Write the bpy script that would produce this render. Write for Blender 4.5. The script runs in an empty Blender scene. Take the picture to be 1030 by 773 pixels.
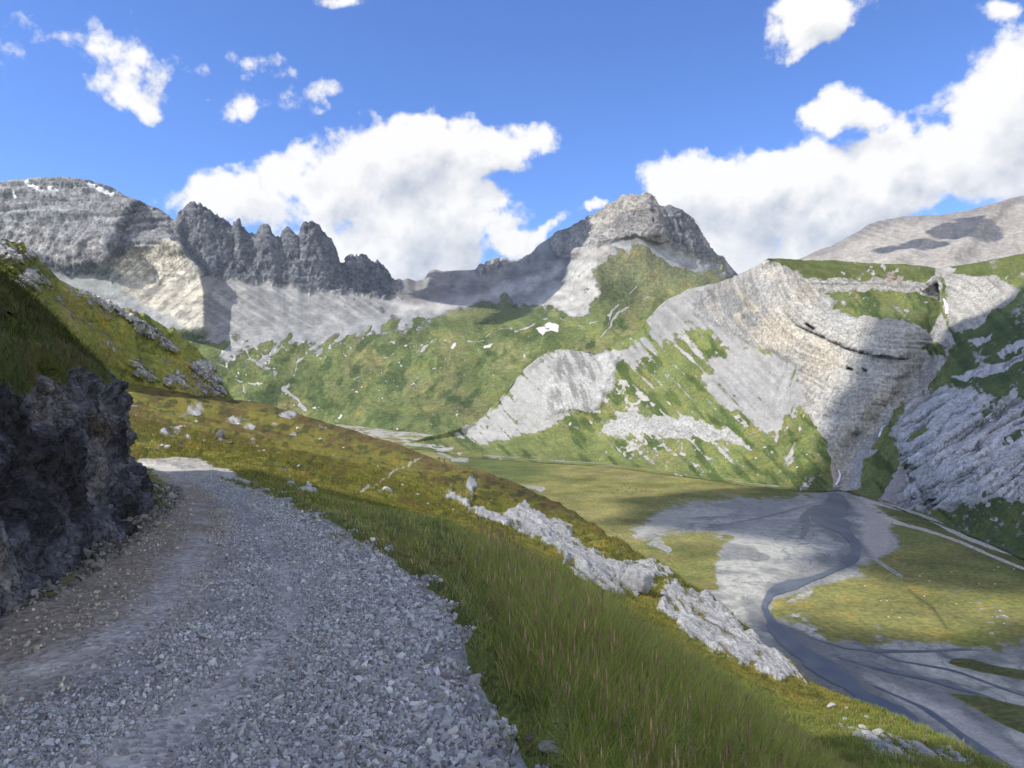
import bpy, bmesh, math, random
import numpy as np
from mathutils import Vector, Matrix, noise as mnoise
random.seed(7)
rng = np.random.default_rng(7)
C = bpy.context.scene.collection
F = 763.0; CX = 515.0; CY = 386.5          # focal length and centre of the photograph, in its pixels
FLOOR_Z = -120.0
SUN_AZ = math.radians(-110); SUN_EL = math.radians(43)
TO_SUN = np.array([math.cos(SUN_EL)*math.sin(SUN_AZ), math.cos(SUN_EL)*math.cos(SUN_AZ), math.sin(SUN_EL)])

def P(px, py, Y):
    """world point seen in direction px,py at forward distance Y"""
    return np.array([(px-CX)/F*Y, Y, -(py-CY)/F*Y])
def PYZ(z, Y): return CY - z*F/Y
def floorY(py): return -FLOOR_Z*F/(py-CY)

# ------------------------------------------------------------------ noise
_r = np.random.default_rng(3)
_L = _r.uniform(-1, 1, (64, 64, 64)).astype(np.float32).ravel()
def vnoise(x, y, z):
    xi = np.floor(x); yi = np.floor(y); zi = np.floor(z)
    fx = (x-xi).astype(np.float32); fy = (y-yi).astype(np.float32); fz = (z-zi).astype(np.float32)
    xi = xi.astype(np.int32) & 63; yi = yi.astype(np.int32) & 63; zi = zi.astype(np.int32) & 63
    x1 = (xi+1) & 63; y1 = (yi+1) & 63; z1 = (zi+1) & 63
    fx = fx*fx*(3-2*fx); fy = fy*fy*(3-2*fy); fz = fz*fz*(3-2*fz)
    a = xi*4096; b = x1*4096; c = yi*64; d = y1*64
    ac = a+c; bc = b+c; ad = a+d; bd = b+d
    v0 = _L[ac+zi]*(1-fx) + _L[bc+zi]*fx
    v1 = _L[ad+zi]*(1-fx) + _L[bd+zi]*fx
    w0 = _L[ac+z1]*(1-fx) + _L[bc+z1]*fx
    w1 = _L[ad+z1]*(1-fx) + _L[bd+z1]*fx
    v = v0*(1-fy)+v1*fy; w = w0*(1-fy)+w1*fy
    return v*(1-fz)+w*fz
_rot = np.array([[0.36, 0.48, -0.8], [-0.8, 0.6, 0.0], [0.48, 0.64, 0.6]])
def fbm(x, y, z, oct=5, gain=0.5, lac=2.03, ridged=False):
    x = np.asarray(x, dtype=np.float64); y = np.asarray(y, dtype=np.float64)+0*x; z = np.asarray(z, dtype=np.float64)+0*x
    s = 0; a = 1.0; t = 0.0
    for o in range(oct):
        n = vnoise(x+17.3*o, y-9.1*o, z+4.7*o)
        if ridged: n = 1-2*np.abs(n)
        s = s + a*n; t += a
        a *= gain
        x, y, z = [(_rot[i, 0]*x+_rot[i, 1]*y+_rot[i, 2]*z)*lac for i in range(3)]
    return s/t*1.6
def smooth(e0, e1, x):
    t = np.clip((x-e0)/(e1-e0), 0, 1); return t*t*(3-2*t)
def mix(a, b, t): return a*(1-t)+b*t
def mixc(base, col, t): return base*(1-t[..., None]) + np.asarray(col, dtype=float)*t[..., None]

# ------------------------------------------------------------------ masks in (u,v) of a surface
def segdist(U, V, pts, pad=None):
    if pad is None and U.size > 50000:
        pad = 90
    if pad is not None and U.ndim == 2:
        xs = [p[0] for p in pts]; ys = [p[1] for p in pts]
        m = (U > min(xs)-pad) & (U < max(xs)+pad) & (V > min(ys)-pad) & (V < max(ys)+pad)
        out = np.full(U.shape, float(pad)*1.5)
        if m.any(): out[m] = segdist(U[m], V[m], pts)
        return out
    d = np.full(U.shape, 1e9)
    for (x0, y0), (x1, y1) in zip(pts[:-1], pts[1:]):
        dx, dy = x1-x0, y1-y0; L = dx*dx+dy*dy+1e-9
        t = np.clip(((U-x0)*dx+(V-y0)*dy)/L, 0, 1)
        d = np.minimum(d, (U-x0-t*dx)**2+(V-y0-t*dy)**2)
    return np.sqrt(d)
def polysd(U, V, pts):
    """signed distance, positive inside"""
    pts = list(pts); q = pts+[pts[0]]
    if U.ndim == 2 and U.size > 50000:
        xs = [p[0] for p in pts]; ys = [p[1] for p in pts]; pad = 60
        m = (U > min(xs)-pad) & (U < max(xs)+pad) & (V > min(ys)-pad) & (V < max(ys)+pad)
        out = np.full(U.shape, -1.5*pad)
        if m.any(): out[m] = polysd(U[m], V[m], pts)
        return out
    d = segdist(U, V, q)
    ins = np.zeros(U.shape, bool)
    for (x0, y0), (x1, y1) in zip(q[:-1], q[1:]):
        if y0 == y1: continue
        c = ((y0 > V) != (y1 > V)) & (U < (x1-x0)*(V-y0)/(y1-y0)+x0)
        ins ^= c
    return np.where(ins, d, -d)
def poly(U, V, pts, soft=4.0): return smooth(-soft, soft, polysd(U, V, pts))
def stroke(U, V, pts, w, soft=2.0): return 1-smooth(w-soft, w+soft, segdist(U, V, pts))
def polyX(V, pts):
    """x of a polyline pts (x,y) as function of y"""
    p = sorted(pts, key=lambda q: q[1]); return np.interp(V, [q[1] for q in p], [q[0] for q in p])

# ------------------------------------------------------------------ lofted surfaces
def pchip_rows(vals, t):
    """vals (K,N) knots along axis 0; t in [0,K-1] -> (len(t),N) monotone cubic"""
    K = vals.shape[0]; d = np.diff(vals, axis=0)
    m = np.zeros_like(vals)
    a, b = d[:-1], d[1:]
    with np.errstate(divide='ignore', invalid='ignore'):
        h = np.where(a*b > 0, 2*a*b/(a+b), 0)
    m[1:-1] = h; m[0] = d[0]; m[-1] = d[-1]
    i = np.clip(np.floor(t).astype(int), 0, K-2); f = (t-i)[:, None]
    p0, p1, m0, m1 = vals[i], vals[i+1], m[i], m[i+1]
    f2 = f*f; f3 = f2*f
    return (2*f3-3*f2+1)*p0+(f3-2*f2+f)*m0+(-2*f3+3*f2)*p1+(f3-f2)*m1
def loft(lines, cols, segrows):
    """lines: list of [(px,py,Y),...] near->far. returns PX,PY,Yd grids (R,Nc), T"""
    PYk = np.array([np.interp(cols, [p[0] for p in l], [p[1] for p in l]) for l in lines])
    Yk = np.array([np.interp(cols, [p[0] for p in l], [math.log(p[2]) for p in l]) for l in lines])
    t = np.concatenate([k+np.arange(n)/n for k, n in enumerate(segrows)]+[[len(lines)-1]])
    return np.tile(cols, (len(t), 1)).astype(float), pchip_rows(PYk, t), np.exp(pchip_rows(Yk, t)), np.tile(t[:, None], (1, len(cols)))
def world(PX, PY, Y):
    return np.stack([(PX-CX)/F*Y, Y, -(PY-CY)/F*Y], -1)
def normals(G):
    a = np.gradient(G, axis=1); b = np.gradient(G, axis=0)
    n = np.cross(a, b); n /= np.linalg.norm(n, axis=-1, keepdims=True)+1e-12
    return n
def grid_mesh(name, G, mat, attrs=None, colors=None, keep=None, smoothsh=True, link=True):
    R, N = G.shape[:2]
    if attrs and 'g' in attrs and 'r' not in attrs: attrs['r'] = np.ones(R*N)
    idx = np.arange(R*N).reshape(R, N)
    q = np.stack([idx[:-1, :-1], idx[:-1, 1:], idx[1:, 1:], idx[1:, :-1]], -1).reshape(-1, 4)
    if keep is not None: q = q[keep.ravel()]
    me = bpy.data.meshes.new(name)
    me.vertices.add(R*N); me.vertices.foreach_set('co', G.reshape(-1).astype(np.float32))
    nf = len(q)
    me.loops.add(nf*4); me.loops.foreach_set('vertex_index', q.ravel().astype(np.int32))
    me.polygons.add(nf)
    me.polygons.foreach_set('loop_start', np.arange(0, nf*4, 4, dtype=np.int32))
    me.polygons.foreach_set('loop_total', np.full(nf, 4, dtype=np.int32))
    me.polygons.foreach_set('use_smooth', np.full(nf, smoothsh))
    for k, v in (attrs or {}).items():
        at = me.attributes.new(k, 'FLOAT', 'POINT'); at.data.foreach_set('value', np.clip(v, -9, 9).ravel().astype(np.float32))
    for k, v in (colors or {}).items():
        c4 = np.ones((R*N, 4), np.float32); c4[:, :3] = np.clip(v, 0, 1).reshape(-1, 3)
        at = me.attributes.new(k, 'FLOAT_COLOR', 'POINT'); at.data.foreach_set('color', c4.ravel())
    me.update(calc_edges=True)
    if mat: me.materials.append(mat)
    o = bpy.data.objects.new(name, me)
    if link: C.objects.link(o)
    return o
def raw_mesh(name, verts, faces, mat, sm=False, cols=None, parent=None, link=True):
    """faces: int array (n,k)"""
    me = bpy.data.meshes.new(name); verts = np.asarray(verts, np.float32); faces = np.asarray(faces, np.int32)
    k = faces.shape[1]; nf = len(faces)
    me.vertices.add(len(verts)); me.vertices.foreach_set('co', verts.ravel())
    me.loops.add(nf*k); me.loops.foreach_set('vertex_index', faces.ravel())
    me.polygons.add(nf); me.polygons.foreach_set('loop_start', np.arange(0, nf*k, k, dtype=np.int32))
    me.polygons.foreach_set('loop_total', np.full(nf, k, dtype=np.int32))
    me.polygons.foreach_set('use_smooth', np.full(nf, sm))
    if cols is not None:
        c4 = np.ones((len(verts), 4), np.float32); c4[:, :3] = cols
        at = me.attributes.new('tint', 'FLOAT_COLOR', 'POINT'); at.data.foreach_set('color', c4.ravel())
    me.update(calc_edges=True)
    if mat: me.materials.append(mat)
    o = bpy.data.objects.new(name, me)
    if parent: o.parent = parent
    if link: C.objects.link(o)
    return o
def struct(o): o['kind'] = 'structure'; return o
def tag(o, label, cat, group=None, kind=None):
    o['label'] = label; o['category'] = cat
    if group: o['group'] = group
    if kind: o['kind'] = kind
    return o
def empty(name, loc=(0, 0, 0), rz=0):
    o = bpy.data.objects.new(name, None); o.location = loc; o.rotation_euler = (0, 0, rz); C.objects.link(o); return o

# ------------------------------------------------------------------ materials
class NT:
    def __init__(s, name):
        s.m = bpy.data.materials.new(name); s.m.use_nodes = True; s.t = s.m.node_tree; s.t.nodes.clear()
        s.out = s.t.nodes.new('ShaderNodeOutputMaterial')
    def n(s, ty, **kw):
        nd = s.t.nodes.new(ty)
        for k, v in kw.items():
            if k == 'ins':
                for kk, vv in v.items():
                    if isinstance(vv, bpy.types.NodeSocket): s.t.links.new(vv, nd.inputs[kk])
                    else: nd.inputs[kk].default_value = vv
            else: setattr(nd, k, v)
        return nd
    def math(s, op, a, b=None, c=None, clamp=False):
        nd = s.t.nodes.new('ShaderNodeMath'); nd.operation = op; nd.use_clamp = clamp
        for i, v in enumerate((a, b, c)):
            if v is None: continue
            if isinstance(v, bpy.types.NodeSocket): s.t.links.new(v, nd.inputs[i])
            else: nd.inputs[i].default_value = v
        return nd.outputs[0]
    def vmath(s, op, a, b=None):
        nd = s.t.nodes.new('ShaderNodeVectorMath'); nd.operation = op
        for i, v in enumerate((a, b)):
            if v is None: continue
            if isinstance(v, bpy.types.NodeSocket): s.t.links.new(v, nd.inputs[i])
            else: nd.inputs[i].default_value = v
        return nd.outputs[0]
    def mapr(s, v, a, b, c=0.0, d=1.0, smoothst=True):
        nd = s.t.nodes.new('ShaderNodeMapRange'); nd.interpolation_type = 'SMOOTHSTEP' if smoothst else 'LINEAR'
        s.t.links.new(v, nd.inputs['Value'])
        for k, x in zip(('From Min', 'From Max', 'To Min', 'To Max'), (a, b, c, d)): nd.inputs[k].default_value = x
        return nd.outputs[0]
    def mixc(s, f, a, b, mode='MIX'):
        nd = s.t.nodes.new('ShaderNodeMix'); nd.data_type = 'RGBA'; nd.blend_type = mode
        for i, v in ((0, f), (6, a), (7, b)):
            if isinstance(v, bpy.types.NodeSocket): s.t.links.new(v, nd.inputs[i])
            else: nd.inputs[i].default_value = (v if i == 0 else (*v, 1) if len(v) == 3 else v)
        return nd.outputs[2]
    def noise(s, vec, scale, detail=5, rough=0.55, dist=0.0):
        nd = s.n('ShaderNodeTexNoise'); nd.inputs['Scale'].default_value = scale; nd.inputs['Detail'].default_value = detail
        nd.inputs['Roughness'].default_value = rough; nd.inputs['Distortion'].default_value = dist
        s.t.links.new(vec, nd.inputs['Vector']); return nd.outputs['Fac']
    def attr(s, name, col=False):
        nd = s.n('ShaderNodeAttribute'); nd.attribute_name = name
        return nd.outputs['Color'] if col else nd.outputs['Fac']
    def bsdf(s, color, rough=0.9, bump=None, strength=0.5, dist=1.0, spec=0.3, metallic=0.0):
        b = s.n('ShaderNodeBsdfPrincipled')
        for k, v in (('Base Color', color), ('Roughness', rough), ('Specular IOR Level', spec), ('Metallic', metallic)):
            if isinstance(v, bpy.types.NodeSocket): s.t.links.new(v, b.inputs[k])
            else: b.inputs[k].default_value = (*v, 1) if isinstance(v, tuple) and len(v) == 3 else v
        if bump is not None:
            bp = s.n('ShaderNodeBump'); bp.inputs['Strength'].default_value = strength; bp.inputs['Distance'].default_value = dist
            s.t.links.new(bump, bp.inputs['Height']); s.t.links.new(bp.outputs[0], b.inputs['Normal'])
        s.t.links.new(b.outputs[0], s.out.inputs['Surface']); return b

def terrain_mat(name, s, bump=1.0, edge=0.55, gbump=0.35, sx=1.0, contrast=1.0, gcon=1.0):
    """s: size in metres of the finest readable feature at this distance. Attributes: g (grass weight), rockc, grassc."""
    t = NT(name)
    pos = t.n('ShaderNodeNewGeometry').outputs['Position']
    v = t.vmath('MULTIPLY', pos, (1.0/s, 1.0/s, sx/s))
    nA = t.noise(v, 0.18, 6, 0.62); nB = t.noise(v, 0.55, 5, 0.65, 0.4); nC = t.noise(v, 0.045, 4, 0.55)
    g = t.attr('g')
    gg = t.math('ADD', g, t.math('ADD', t.math('MULTIPLY', t.math('SUBTRACT', nA, 0.5), edge*1.8), t.math('MULTIPLY', t.math('SUBTRACT', nB, 0.5), edge*2.0)))
    gm = t.mapr(gg, 0.36, 0.62); rgh = t.attr('r')
    rc = t.attr('rockc', True); gc = t.attr('grassc', True)
    # rock: grain, cracks
    nK = t.noise(v, 0.30, 4, 0.6, 0.6)
    crack = t.mapr(t.math('ABSOLUTE', t.math('SUBTRACT', nK, 0.5)), 0.0, 0.025, 0.55, 1.0)
    nF = t.noise(v, 1.5, 4, 0.6)
    rv = t.math('MULTIPLY', t.math('MULTIPLY', t.mapr(nB, 0.34, 0.66, 1-0.42*contrast, 1+0.34*contrast, False), t.mapr(nF, 0.34, 0.66, 1-0.25*contrast, 1+0.22*contrast, False)), crack)
    rv = t.math('ADD', t.math('MULTIPLY', t.math('SUBTRACT', rv, 1.0), t.mapr(rgh, 0, 1, 0.35, 1.0, False)), 1.0)
    rock = t.mixc(1.0, rc, t.n('ShaderNodeCombineColor', ins={0: rv, 1: rv, 2: rv}).outputs[0], 'MULTIPLY')
    gv = t.math('MULTIPLY', t.mapr(nB, 0.34, 0.66, 1-0.38*gcon, 1+0.38*gcon, False), t.mapr(nC, 0.35, 0.65, 1-0.22*gcon, 1+0.22*gcon, False))
    grass = t.mixc(1.0, gc, t.n('ShaderNodeCombineColor', ins={0: gv, 1: gv, 2: t.math('MULTIPLY', gv, 0.95)}).outputs[0], 'MULTIPLY')
    yel = t.noise(v, 0.09, 4, 0.6)
    grass = t.mixc(t.mapr(yel, 0.5, 0.72, 0, 0.55), grass, t.mixc(1.0, grass, (1.5, 1.08, 0.8), 'MULTIPLY'))
    col = t.mixc(gm, rock, grass)
    hr = t.math('ADD', t.math('MULTIPLY', nB, 0.9), t.math('ADD', t.math('MULTIPLY', crack, 0.35), t.math('MULTIPLY', nA, 1.2)))
    hg = t.math('MULTIPLY', nB, gbump*2)
    h = t.math('ADD', t.math('MULTIPLY', t.math('MULTIPLY', hr, rgh), t.math('SUBTRACT', 1.0, gm)), t.math('MULTIPLY', hg, gm))
    t.bsdf(col, 0.92, h, bump, s*1.2, 0.15)
    return t.m
# ------------------------------------------------------------------ far: head of the valley (massif, teeth, pass, central peak)
def cols_range(a, b, step, lo, hi, costep):
    return np.concatenate([np.arange(a, lo, costep), np.arange(lo, hi, step), np.arange(hi, b+1, costep)])
def build_head():
    crest = [(-450, 150), (-200, 165), (-60, 178), (0, 184), (20, 182), (45, 179), (67, 178.5), (85, 181), (101, 185), (115, 190), (124, 197), (132, 199), (141, 202), (152, 208), (160, 210), (165, 214), (172, 220), (177, 222), (184, 212), (190, 206), (195, 203), (199, 205), (206, 209), (215, 214), (222, 218), (227, 222), (232, 227), (235, 229), (237, 222), (240, 221), (243, 226), (249, 232), (254, 237), (259, 238), (263, 230), (267, 227), (271, 232), (276, 236), (280, 241), (285, 239), (287, 231), (291, 230), (294, 235), (299, 241), (302, 237), (305, 226), (309, 223), (316, 224), (321, 227), (326, 233), (331, 241), (336, 250), (341, 262), (345, 264), (348, 264), (351, 258), (358, 259), (363, 256), (367, 258), (372, 263), (376, 265), (379, 262), (384, 266), (389, 272), (393, 281), (397, 284), (401, 281), (405, 282), (410, 280), (418, 283), (426, 281), (431, 273), (437, 271), (445, 273), (460, 272), (472, 272), (480, 271), (483, 265), (488, 268), (490, 263), (495, 264), (499, 260), (503, 263), (507, 259), (513, 263), (519, 262), (526, 260), (531, 258), (541, 247), (552, 240), (561, 234), (575, 228), (588, 222), (600, 215), (608, 210), (618, 203), (625, 200), (636, 196), (643, 197), (649, 194), (653, 196), (659, 201), (662, 208), (665, 209), (673, 208), (682, 212), (690, 216), (696, 220), (700, 229), (706, 241), (712, 250), (719, 259), (726, 263), (733, 266), (743, 277), (800, 310), (950, 330)]
    cY = [(-450, 3000), (0, 3150), (200, 3300), (340, 3550), (395, 4000), (440, 4300), (530, 4200), (561, 3700), (600, 3350), (649, 3150), (700, 3200), (743, 3400), (950, 3500)]
    cr = [(x, y, float(np.interp(x, [q[0] for q in cY], [q[1] for q in cY]))) for x, y in crest]
    H0 = [(-450, 428, 2250), (340, 427, 2250), (400, 433, 1950), (450, 442, 1700), (520, 450, 1600), (950, 450, 1600)]
    H1 = [(-450, 380, 2500), (150, 380, 2450), (230, 390, 2420), (300, 402, 2350), (400, 405, 2250), (500, 385, 2250), (600, 350, 2400), (700, 330, 2500), (950, 330, 2600)]
    H2 = [(-450, 300, 2900), (200, 330, 2750), (300, 340, 2700), (400, 332, 2800), (500, 325, 2850), (600, 305, 2750), (700, 290, 2850), (950, 320, 2900)]
    H3 = [(-450, 250, 3000), (0, 262, 2950), (60, 270, 2950), (120, 275, 2950), (180, 275, 3050), (240, 278, 3150), (300, 286, 3300), (350, 293, 3420), (392, 300, 3600), (440, 300, 3700), (500, 298, 3700), (545, 280, 3450), (575, 262, 3150), (600, 245, 3020), (650, 240, 2950), (680, 246, 3000), (705, 255, 3080), (743, 279, 3250), (950, 325, 3300)]
    Cb = [(x, y+3, Y*1.035) for x, y, Y in cr]
    B1 = [(x, y+90, Y*1.25) for x, y, Y in cr]
    B2 = [(x, y+190, Y*1.7) for x, y, Y in cr]
    cols = cols_range(-450, 950, 1.05, -60, 800, 6)
    PX, PY, Y, T = loft([H0, H1, H2, H3, cr, Cb, B1, B2], cols, [34, 62, 66, 88, 3, 14, 8])
    Y0 = Y.copy()
    wu = PX+7*fbm(PX/22, PY/22, 1.3, 4); wv = PY+7*fbm(PX/22, PY/22, 7.7, 4)
    live = 1-smooth(4.0, 4.6, T)
    # --- relief: ridges that stand forward and fall away on their right side
    def ridge(pts, amp, left, right, top=8):
        xr = polyX(wv*0.4+PY*0.6, pts); s = PX-xr
        y0, y1 = min(p[1] for p in pts), max(p[1] for p in pts)
        m = smooth(y0-top, y0+top, PY)*(1-smooth(y1-top, y1+top*1.5, PY))
        return amp*m*np.where(s < 0, np.exp(-np.abs(s)/left), np.exp(-(s/right)**2))
    rel = 0
    rel = rel+ridge([(163, 236), (175, 247), (198, 271), (204, 296), (204, 335)], 190, 42, 7)
    rel = rel+ridge([(135, 200), (122, 215), (113, 235), (104, 268)], 120, 50, 8)
    rel = rel+ridge([(178, 215), (176, 240), (180, 250)], 60, 20, 6)
    rel = rel+ridge([(574, 250), (588, 262), (598, 285), (603, 305), (606, 330)], 60, 26, 22)
    rel = rel+ridge([(640, 200), (655, 215), (664, 240)], 60, 40, 8, 5)
    rel = rel+ridge([(672, 210), (684, 225), (700, 250)], 50, 14, 6, 5)
    for px, w, a in ((240, 6, 50), (267, 8, 70), (291, 7, 60), (312, 14, 120), (365, 14, 80), (205, 12, 90), (222, 7, 40)):
        rel = rel+ridge([(px-3+4, 200), (px+2, 240), (px+9, 300)], a*0.2, w, w*0.8, 12)*(T > 2.6)
    # hollows: stream bed of the left valley and the gully of the green slope
    d = segdist(PX, PY, [(318, 345), (300, 362), (296, 380), (288, 395), (300, 412), (320, 422)])
    rel = rel-45*np.exp(-(d/16)**2)
    d = segdist(PX, PY, [(455, 330), (420, 352), (380, 375), (345, 392)])
    rel = rel-18*np.exp(-(d/9)**2)
    Y = Y-rel*live
    G = world(PX, PY, Y)
    N = normals(G)
    X_, Z_ = G[..., 0], G[..., 2]
    # --- zones
    Tn = T+0.16*fbm(PX/10, PY/22, 3.1, 5, 0.6)
    cliff = smooth(2.90, 2.99, Tn)*live
    left = 1-smooth(392, 410, PX)
    ridgeR = smooth(395, 410, PX)*(1-smooth(545, 560, PX))     # plain rubble slopes under the pass
    peakz = poly(wu, wv, [(555, 238), (600, 205), (649, 185), (700, 215), (745, 285), (728, 277), (705, 262), (680, 250), (650, 243), (622, 242), (600, 249), (580, 262), (566, 262)], 3)
    cl = np.clip(cliff*left+peakz, 0, 1)
    cl = np.clip(cl+0.8*poly(wu, wv, [(480, 258), (535, 250), (535, 268), (480, 274)], 2), 0, 1)
    # --- displacement
    wx = X_/1000; wz = Z_/1000; wy = G[..., 1]/1000
    pale_face = poly(wu, wv, [(112, 262), (140, 248), (172, 244), (186, 258), (201, 273), (206, 296), (206, 332), (190, 335), (165, 312), (128, 298), (122, 280)], 4)
    bigm = poly(wu, wv, [(-500, 160), (67, 160), (140, 195), (170, 215), (178, 245), (150, 250), (118, 235), (60, 232), (-500, 228)], 5)
    ribs = fbm(wx*16, wz*4, wy*6, 6, 0.55, ridged=True)
    strata = fbm(wx*2.2, wz*42+fbm(wx*3, wz*3, 2.2, 3)*1.6, 5.5, 4, 0.5)
    rub = fbm(wx*9, wy*9, wz*9, 7, 0.56)
    ribs2 = fbm(wx*42, wz*16, wy*20, 4, 0.6, ridged=True)
    ribs3 = fbm(wx*95, wz*40, wy*50, 3, 0.6, ridged=True); grassy = smooth(2.2, 1.7, T)
    amp = cl*(9*ribs+5*strata+9*rub+7*ribs2+3.0*ribs3) + (1-cl)*live*(mix(2.2, 9, grassy)*rub+grassy*(5.5*fbm(wx*9+wz*5, wy*7, wz*5, 5, 0.55, ridged=True)))
    amp = amp*(1-0.7*pale_face)*(1-0.45*bigm)+bigm*(9*strata+4*np.sin(PY*0.75+PX*0.10+2*strata))
    amp = amp*live*smooth(0, 0.4, T)
    topfade = 1-0.85*smooth(3.86, 4.0, T)
    G = G+N*(amp*topfade)[..., None]*np.array([1.0, 1.0, 0.8])
    # jagged skyline
    jag = (0.5-np.abs(fbm(PX/4.5, 0.0, 2.1, 3, 0.6))*1.6+0.4*fbm(PX/2.0, 3.0, 2.1, 2))*(2.0+10*(PX > 180)*(PX < 395))
    jag = jag*smooth(3.4, 4.0, T)*live*(left+0.35*ridgeR+0.5*smooth(640, 660, PX))
    G[..., 2] += jag
    # --- colours
    n1 = fbm(PX/30, PY/30, 9.0, 5); n2 = fbm(PX/7, PY/5, 4.0, 5); n3 = fbm(PX/3.0, PY/1.6, 2.0, 3)
    rock = np.zeros(G.shape)+np.array([0.235, 0.225, 0.205])
    # scree below the teeth
    scree = np.array([0.245, 0.235, 0.215])
    rock = mixc(rock, (0.255, 0.255, 0.25), smooth(2.97, 2.88, Tn)*live)
    rock = mixc(rock, (0.115, 0.12, 0.13), cl*left)  # cliffs and teeth: dark colour stands in for their shade
    big = poly(wu, wv, [(-500, 160), (67, 160), (140, 195), (170, 215), (178, 245), (150, 250), (118, 235), (60, 232), (-500, 228)], 3)
    rock = mixc(rock, (0.20, 0.20, 0.20), big*0.9)
    band = fbm((PY+PX*0.07+3*fbm(PX/40, PY/40, 2, 3))/2.2, PX/70, 42., 4, 0.6)
    rock = rock*(1+0.45*(band*big))[..., None]
    pale = poly(wu, wv, [(-500, 232), (0, 229), (60, 233), (108, 236), (112, 255), (95, 262), (60, 266), (0, 245), (-500, 240)], 3)
    rock = mixc(rock, (0.30, 0.285, 0.27), pale*(0.5+0.4*n2))
    fan = poly(wu, wv, [(70, 280), (98, 266), (114, 262), (128, 278), (126, 300), (148, 318), (130, 318), (100, 305)], 3)
    rock = mixc(rock, (0.235, 0.245, 0.235), fan)
    pr = poly(wu, wv, [(112, 262), (140, 248), (172, 244), (186, 258), (201, 273), (206, 296), (206, 332), (190, 335), (165, 312), (128, 298), (122, 280)], 3)
    rock = mixc(rock, (0.45, 0.415, 0.335), pr*(0.85+0.15*n2))
    dg = fbm((PX*0.75+PY)/3.0, (PX-PY*0.75)/26, 41.0, 4, 0.6)
    rock = rock*(1-0.35*pr*smooth(0.0, 0.45, dg))[..., None]
    crk = poly(wu, wv, [(146, 296), (160, 284), (163, 292), (152, 302)], 2)+poly(wu, wv, [(100, 262), (140, 246), (150, 250), (112, 268)], 2)*0.5+poly(wu, wv, [(176, 292), (200, 268), (204, 276), (182, 298)], 2)*0.6
    rock = mixc(rock, (0.17, 0.165, 0.15), np.clip(crk, 0, 1)*0.8)
    # pale rock and sediment streaks on the valley side
    sc2 = poly(wu, wv, [(215, 255), (400, 300), (395, 318), (340, 325), (270, 330), (225, 330), (190, 345), (205, 300)], 5)*(1-cl)
    gx = fbm((PX-PY*1.6)/4.5, (PX+PY)/60, 6.0, 4, 0.6)
    rock = mixc(rock, np.array([0.34, 0.33, 0.305]), sc2*smooth(-0.1, 0.35, gx)*0.7)
    rock = mixc(rock, (0.22, 0.22, 0.21), sc2*smooth(0.05, 0.4, -gx)*0.8)
    # slopes below the pass and the left side of the central peak
    ss = poly(wu, wv, [(395, 285), (480, 274), (540, 262), (570, 240), (590, 252), (565, 280), (520, 300), (485, 322), (440, 312), (400, 305)], 4)
    rock = mixc(rock, (0.205, 0.195, 0.185), ss)
    lite = stroke(wu, wv, [(400, 312), (450, 303), (505, 296), (545, 282), (562, 268)], 5, 4)
    rock = mixc(rock, (0.38, 0.37, 0.345), lite*0.9)  # pale scree ridge, with its sunlit strip put into the colour
    pf = poly(wu, wv, [(588, 250), (600, 262), (606, 290), (596, 312), (560, 318), (520, 326), (545, 300), (572, 278)], 3)
    rock = mixc(rock, (0.37, 0.355, 0.32), pf*(0.8+0.2*n2))
    spk = poly(wu, wv, [(590, 238), (610, 238), (612, 262), (606, 275), (592, 262)], 3)
    rock = mixc(rock, (0.33, 0.31, 0.27), spk)
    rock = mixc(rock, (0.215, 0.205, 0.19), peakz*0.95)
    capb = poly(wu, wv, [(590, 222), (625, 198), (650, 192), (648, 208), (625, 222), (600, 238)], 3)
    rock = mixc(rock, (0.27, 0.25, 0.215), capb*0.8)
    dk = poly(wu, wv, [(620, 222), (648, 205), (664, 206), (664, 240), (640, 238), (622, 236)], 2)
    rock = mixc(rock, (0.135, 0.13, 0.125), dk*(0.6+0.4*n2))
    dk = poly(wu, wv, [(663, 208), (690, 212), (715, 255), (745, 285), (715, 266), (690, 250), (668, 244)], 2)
    rock = mixc(rock, (0.115, 0.12, 0.13), dk*0.85)  # right-facing cliffs of the peak, their shade painted into the rock colour
    snow = stroke(PX, PY, [(28, 185), (36, 190), (42, 192)], 1.6, 1.0)+stroke(PX, PY, [(50, 190), (57, 193)], 1.5, 1)+stroke(PX, PY, [(90, 187), (104, 193), (113, 196)], 1.7, 1)+stroke(PX, PY, [(14, 195), (15, 199)], 1.2, 0.8)
    rock = mixc(rock, (0.85, 0.87, 0.9), np.clip(snow, 0, 1)*(n3 > -0.5))
    rock = rock*np.clip(1+0.28*n2+0.16*n3*(0.4+cl)+cl*(0.22*ribs2+0.25*ribs+0.18*strata), 0.35, 1.8)[..., None]
    # grass weight
    gb = poly(wu, wv, [(-500, 330), (60, 318), (120, 318), (150, 322), (180, 332), (205, 343), (225, 346), (240, 338), (262, 344), (290, 334), (320, 338), (352, 338), (372, 330), (395, 322), (425, 316), (450, 312), (480, 308), (510, 300), (530, 312), (560, 318), (590, 312), (604, 296), (596, 276), (612, 268), (618, 256), (636, 252), (655, 254), (690, 262), (715, 266), (745, 280), (800, 310), (960, 330), (960, 480), (-500, 480)], 11)
    g = gb.copy()
    g = g-0.55*poly(wu, wv, [(650, 243), (690, 251), (742, 280), (735, 284), (700, 272), (655, 260)], 3)
    g = g-0.35*stroke(wu, wv, [(622, 245), (635, 262), (650, 275)], 3, 3)
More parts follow.
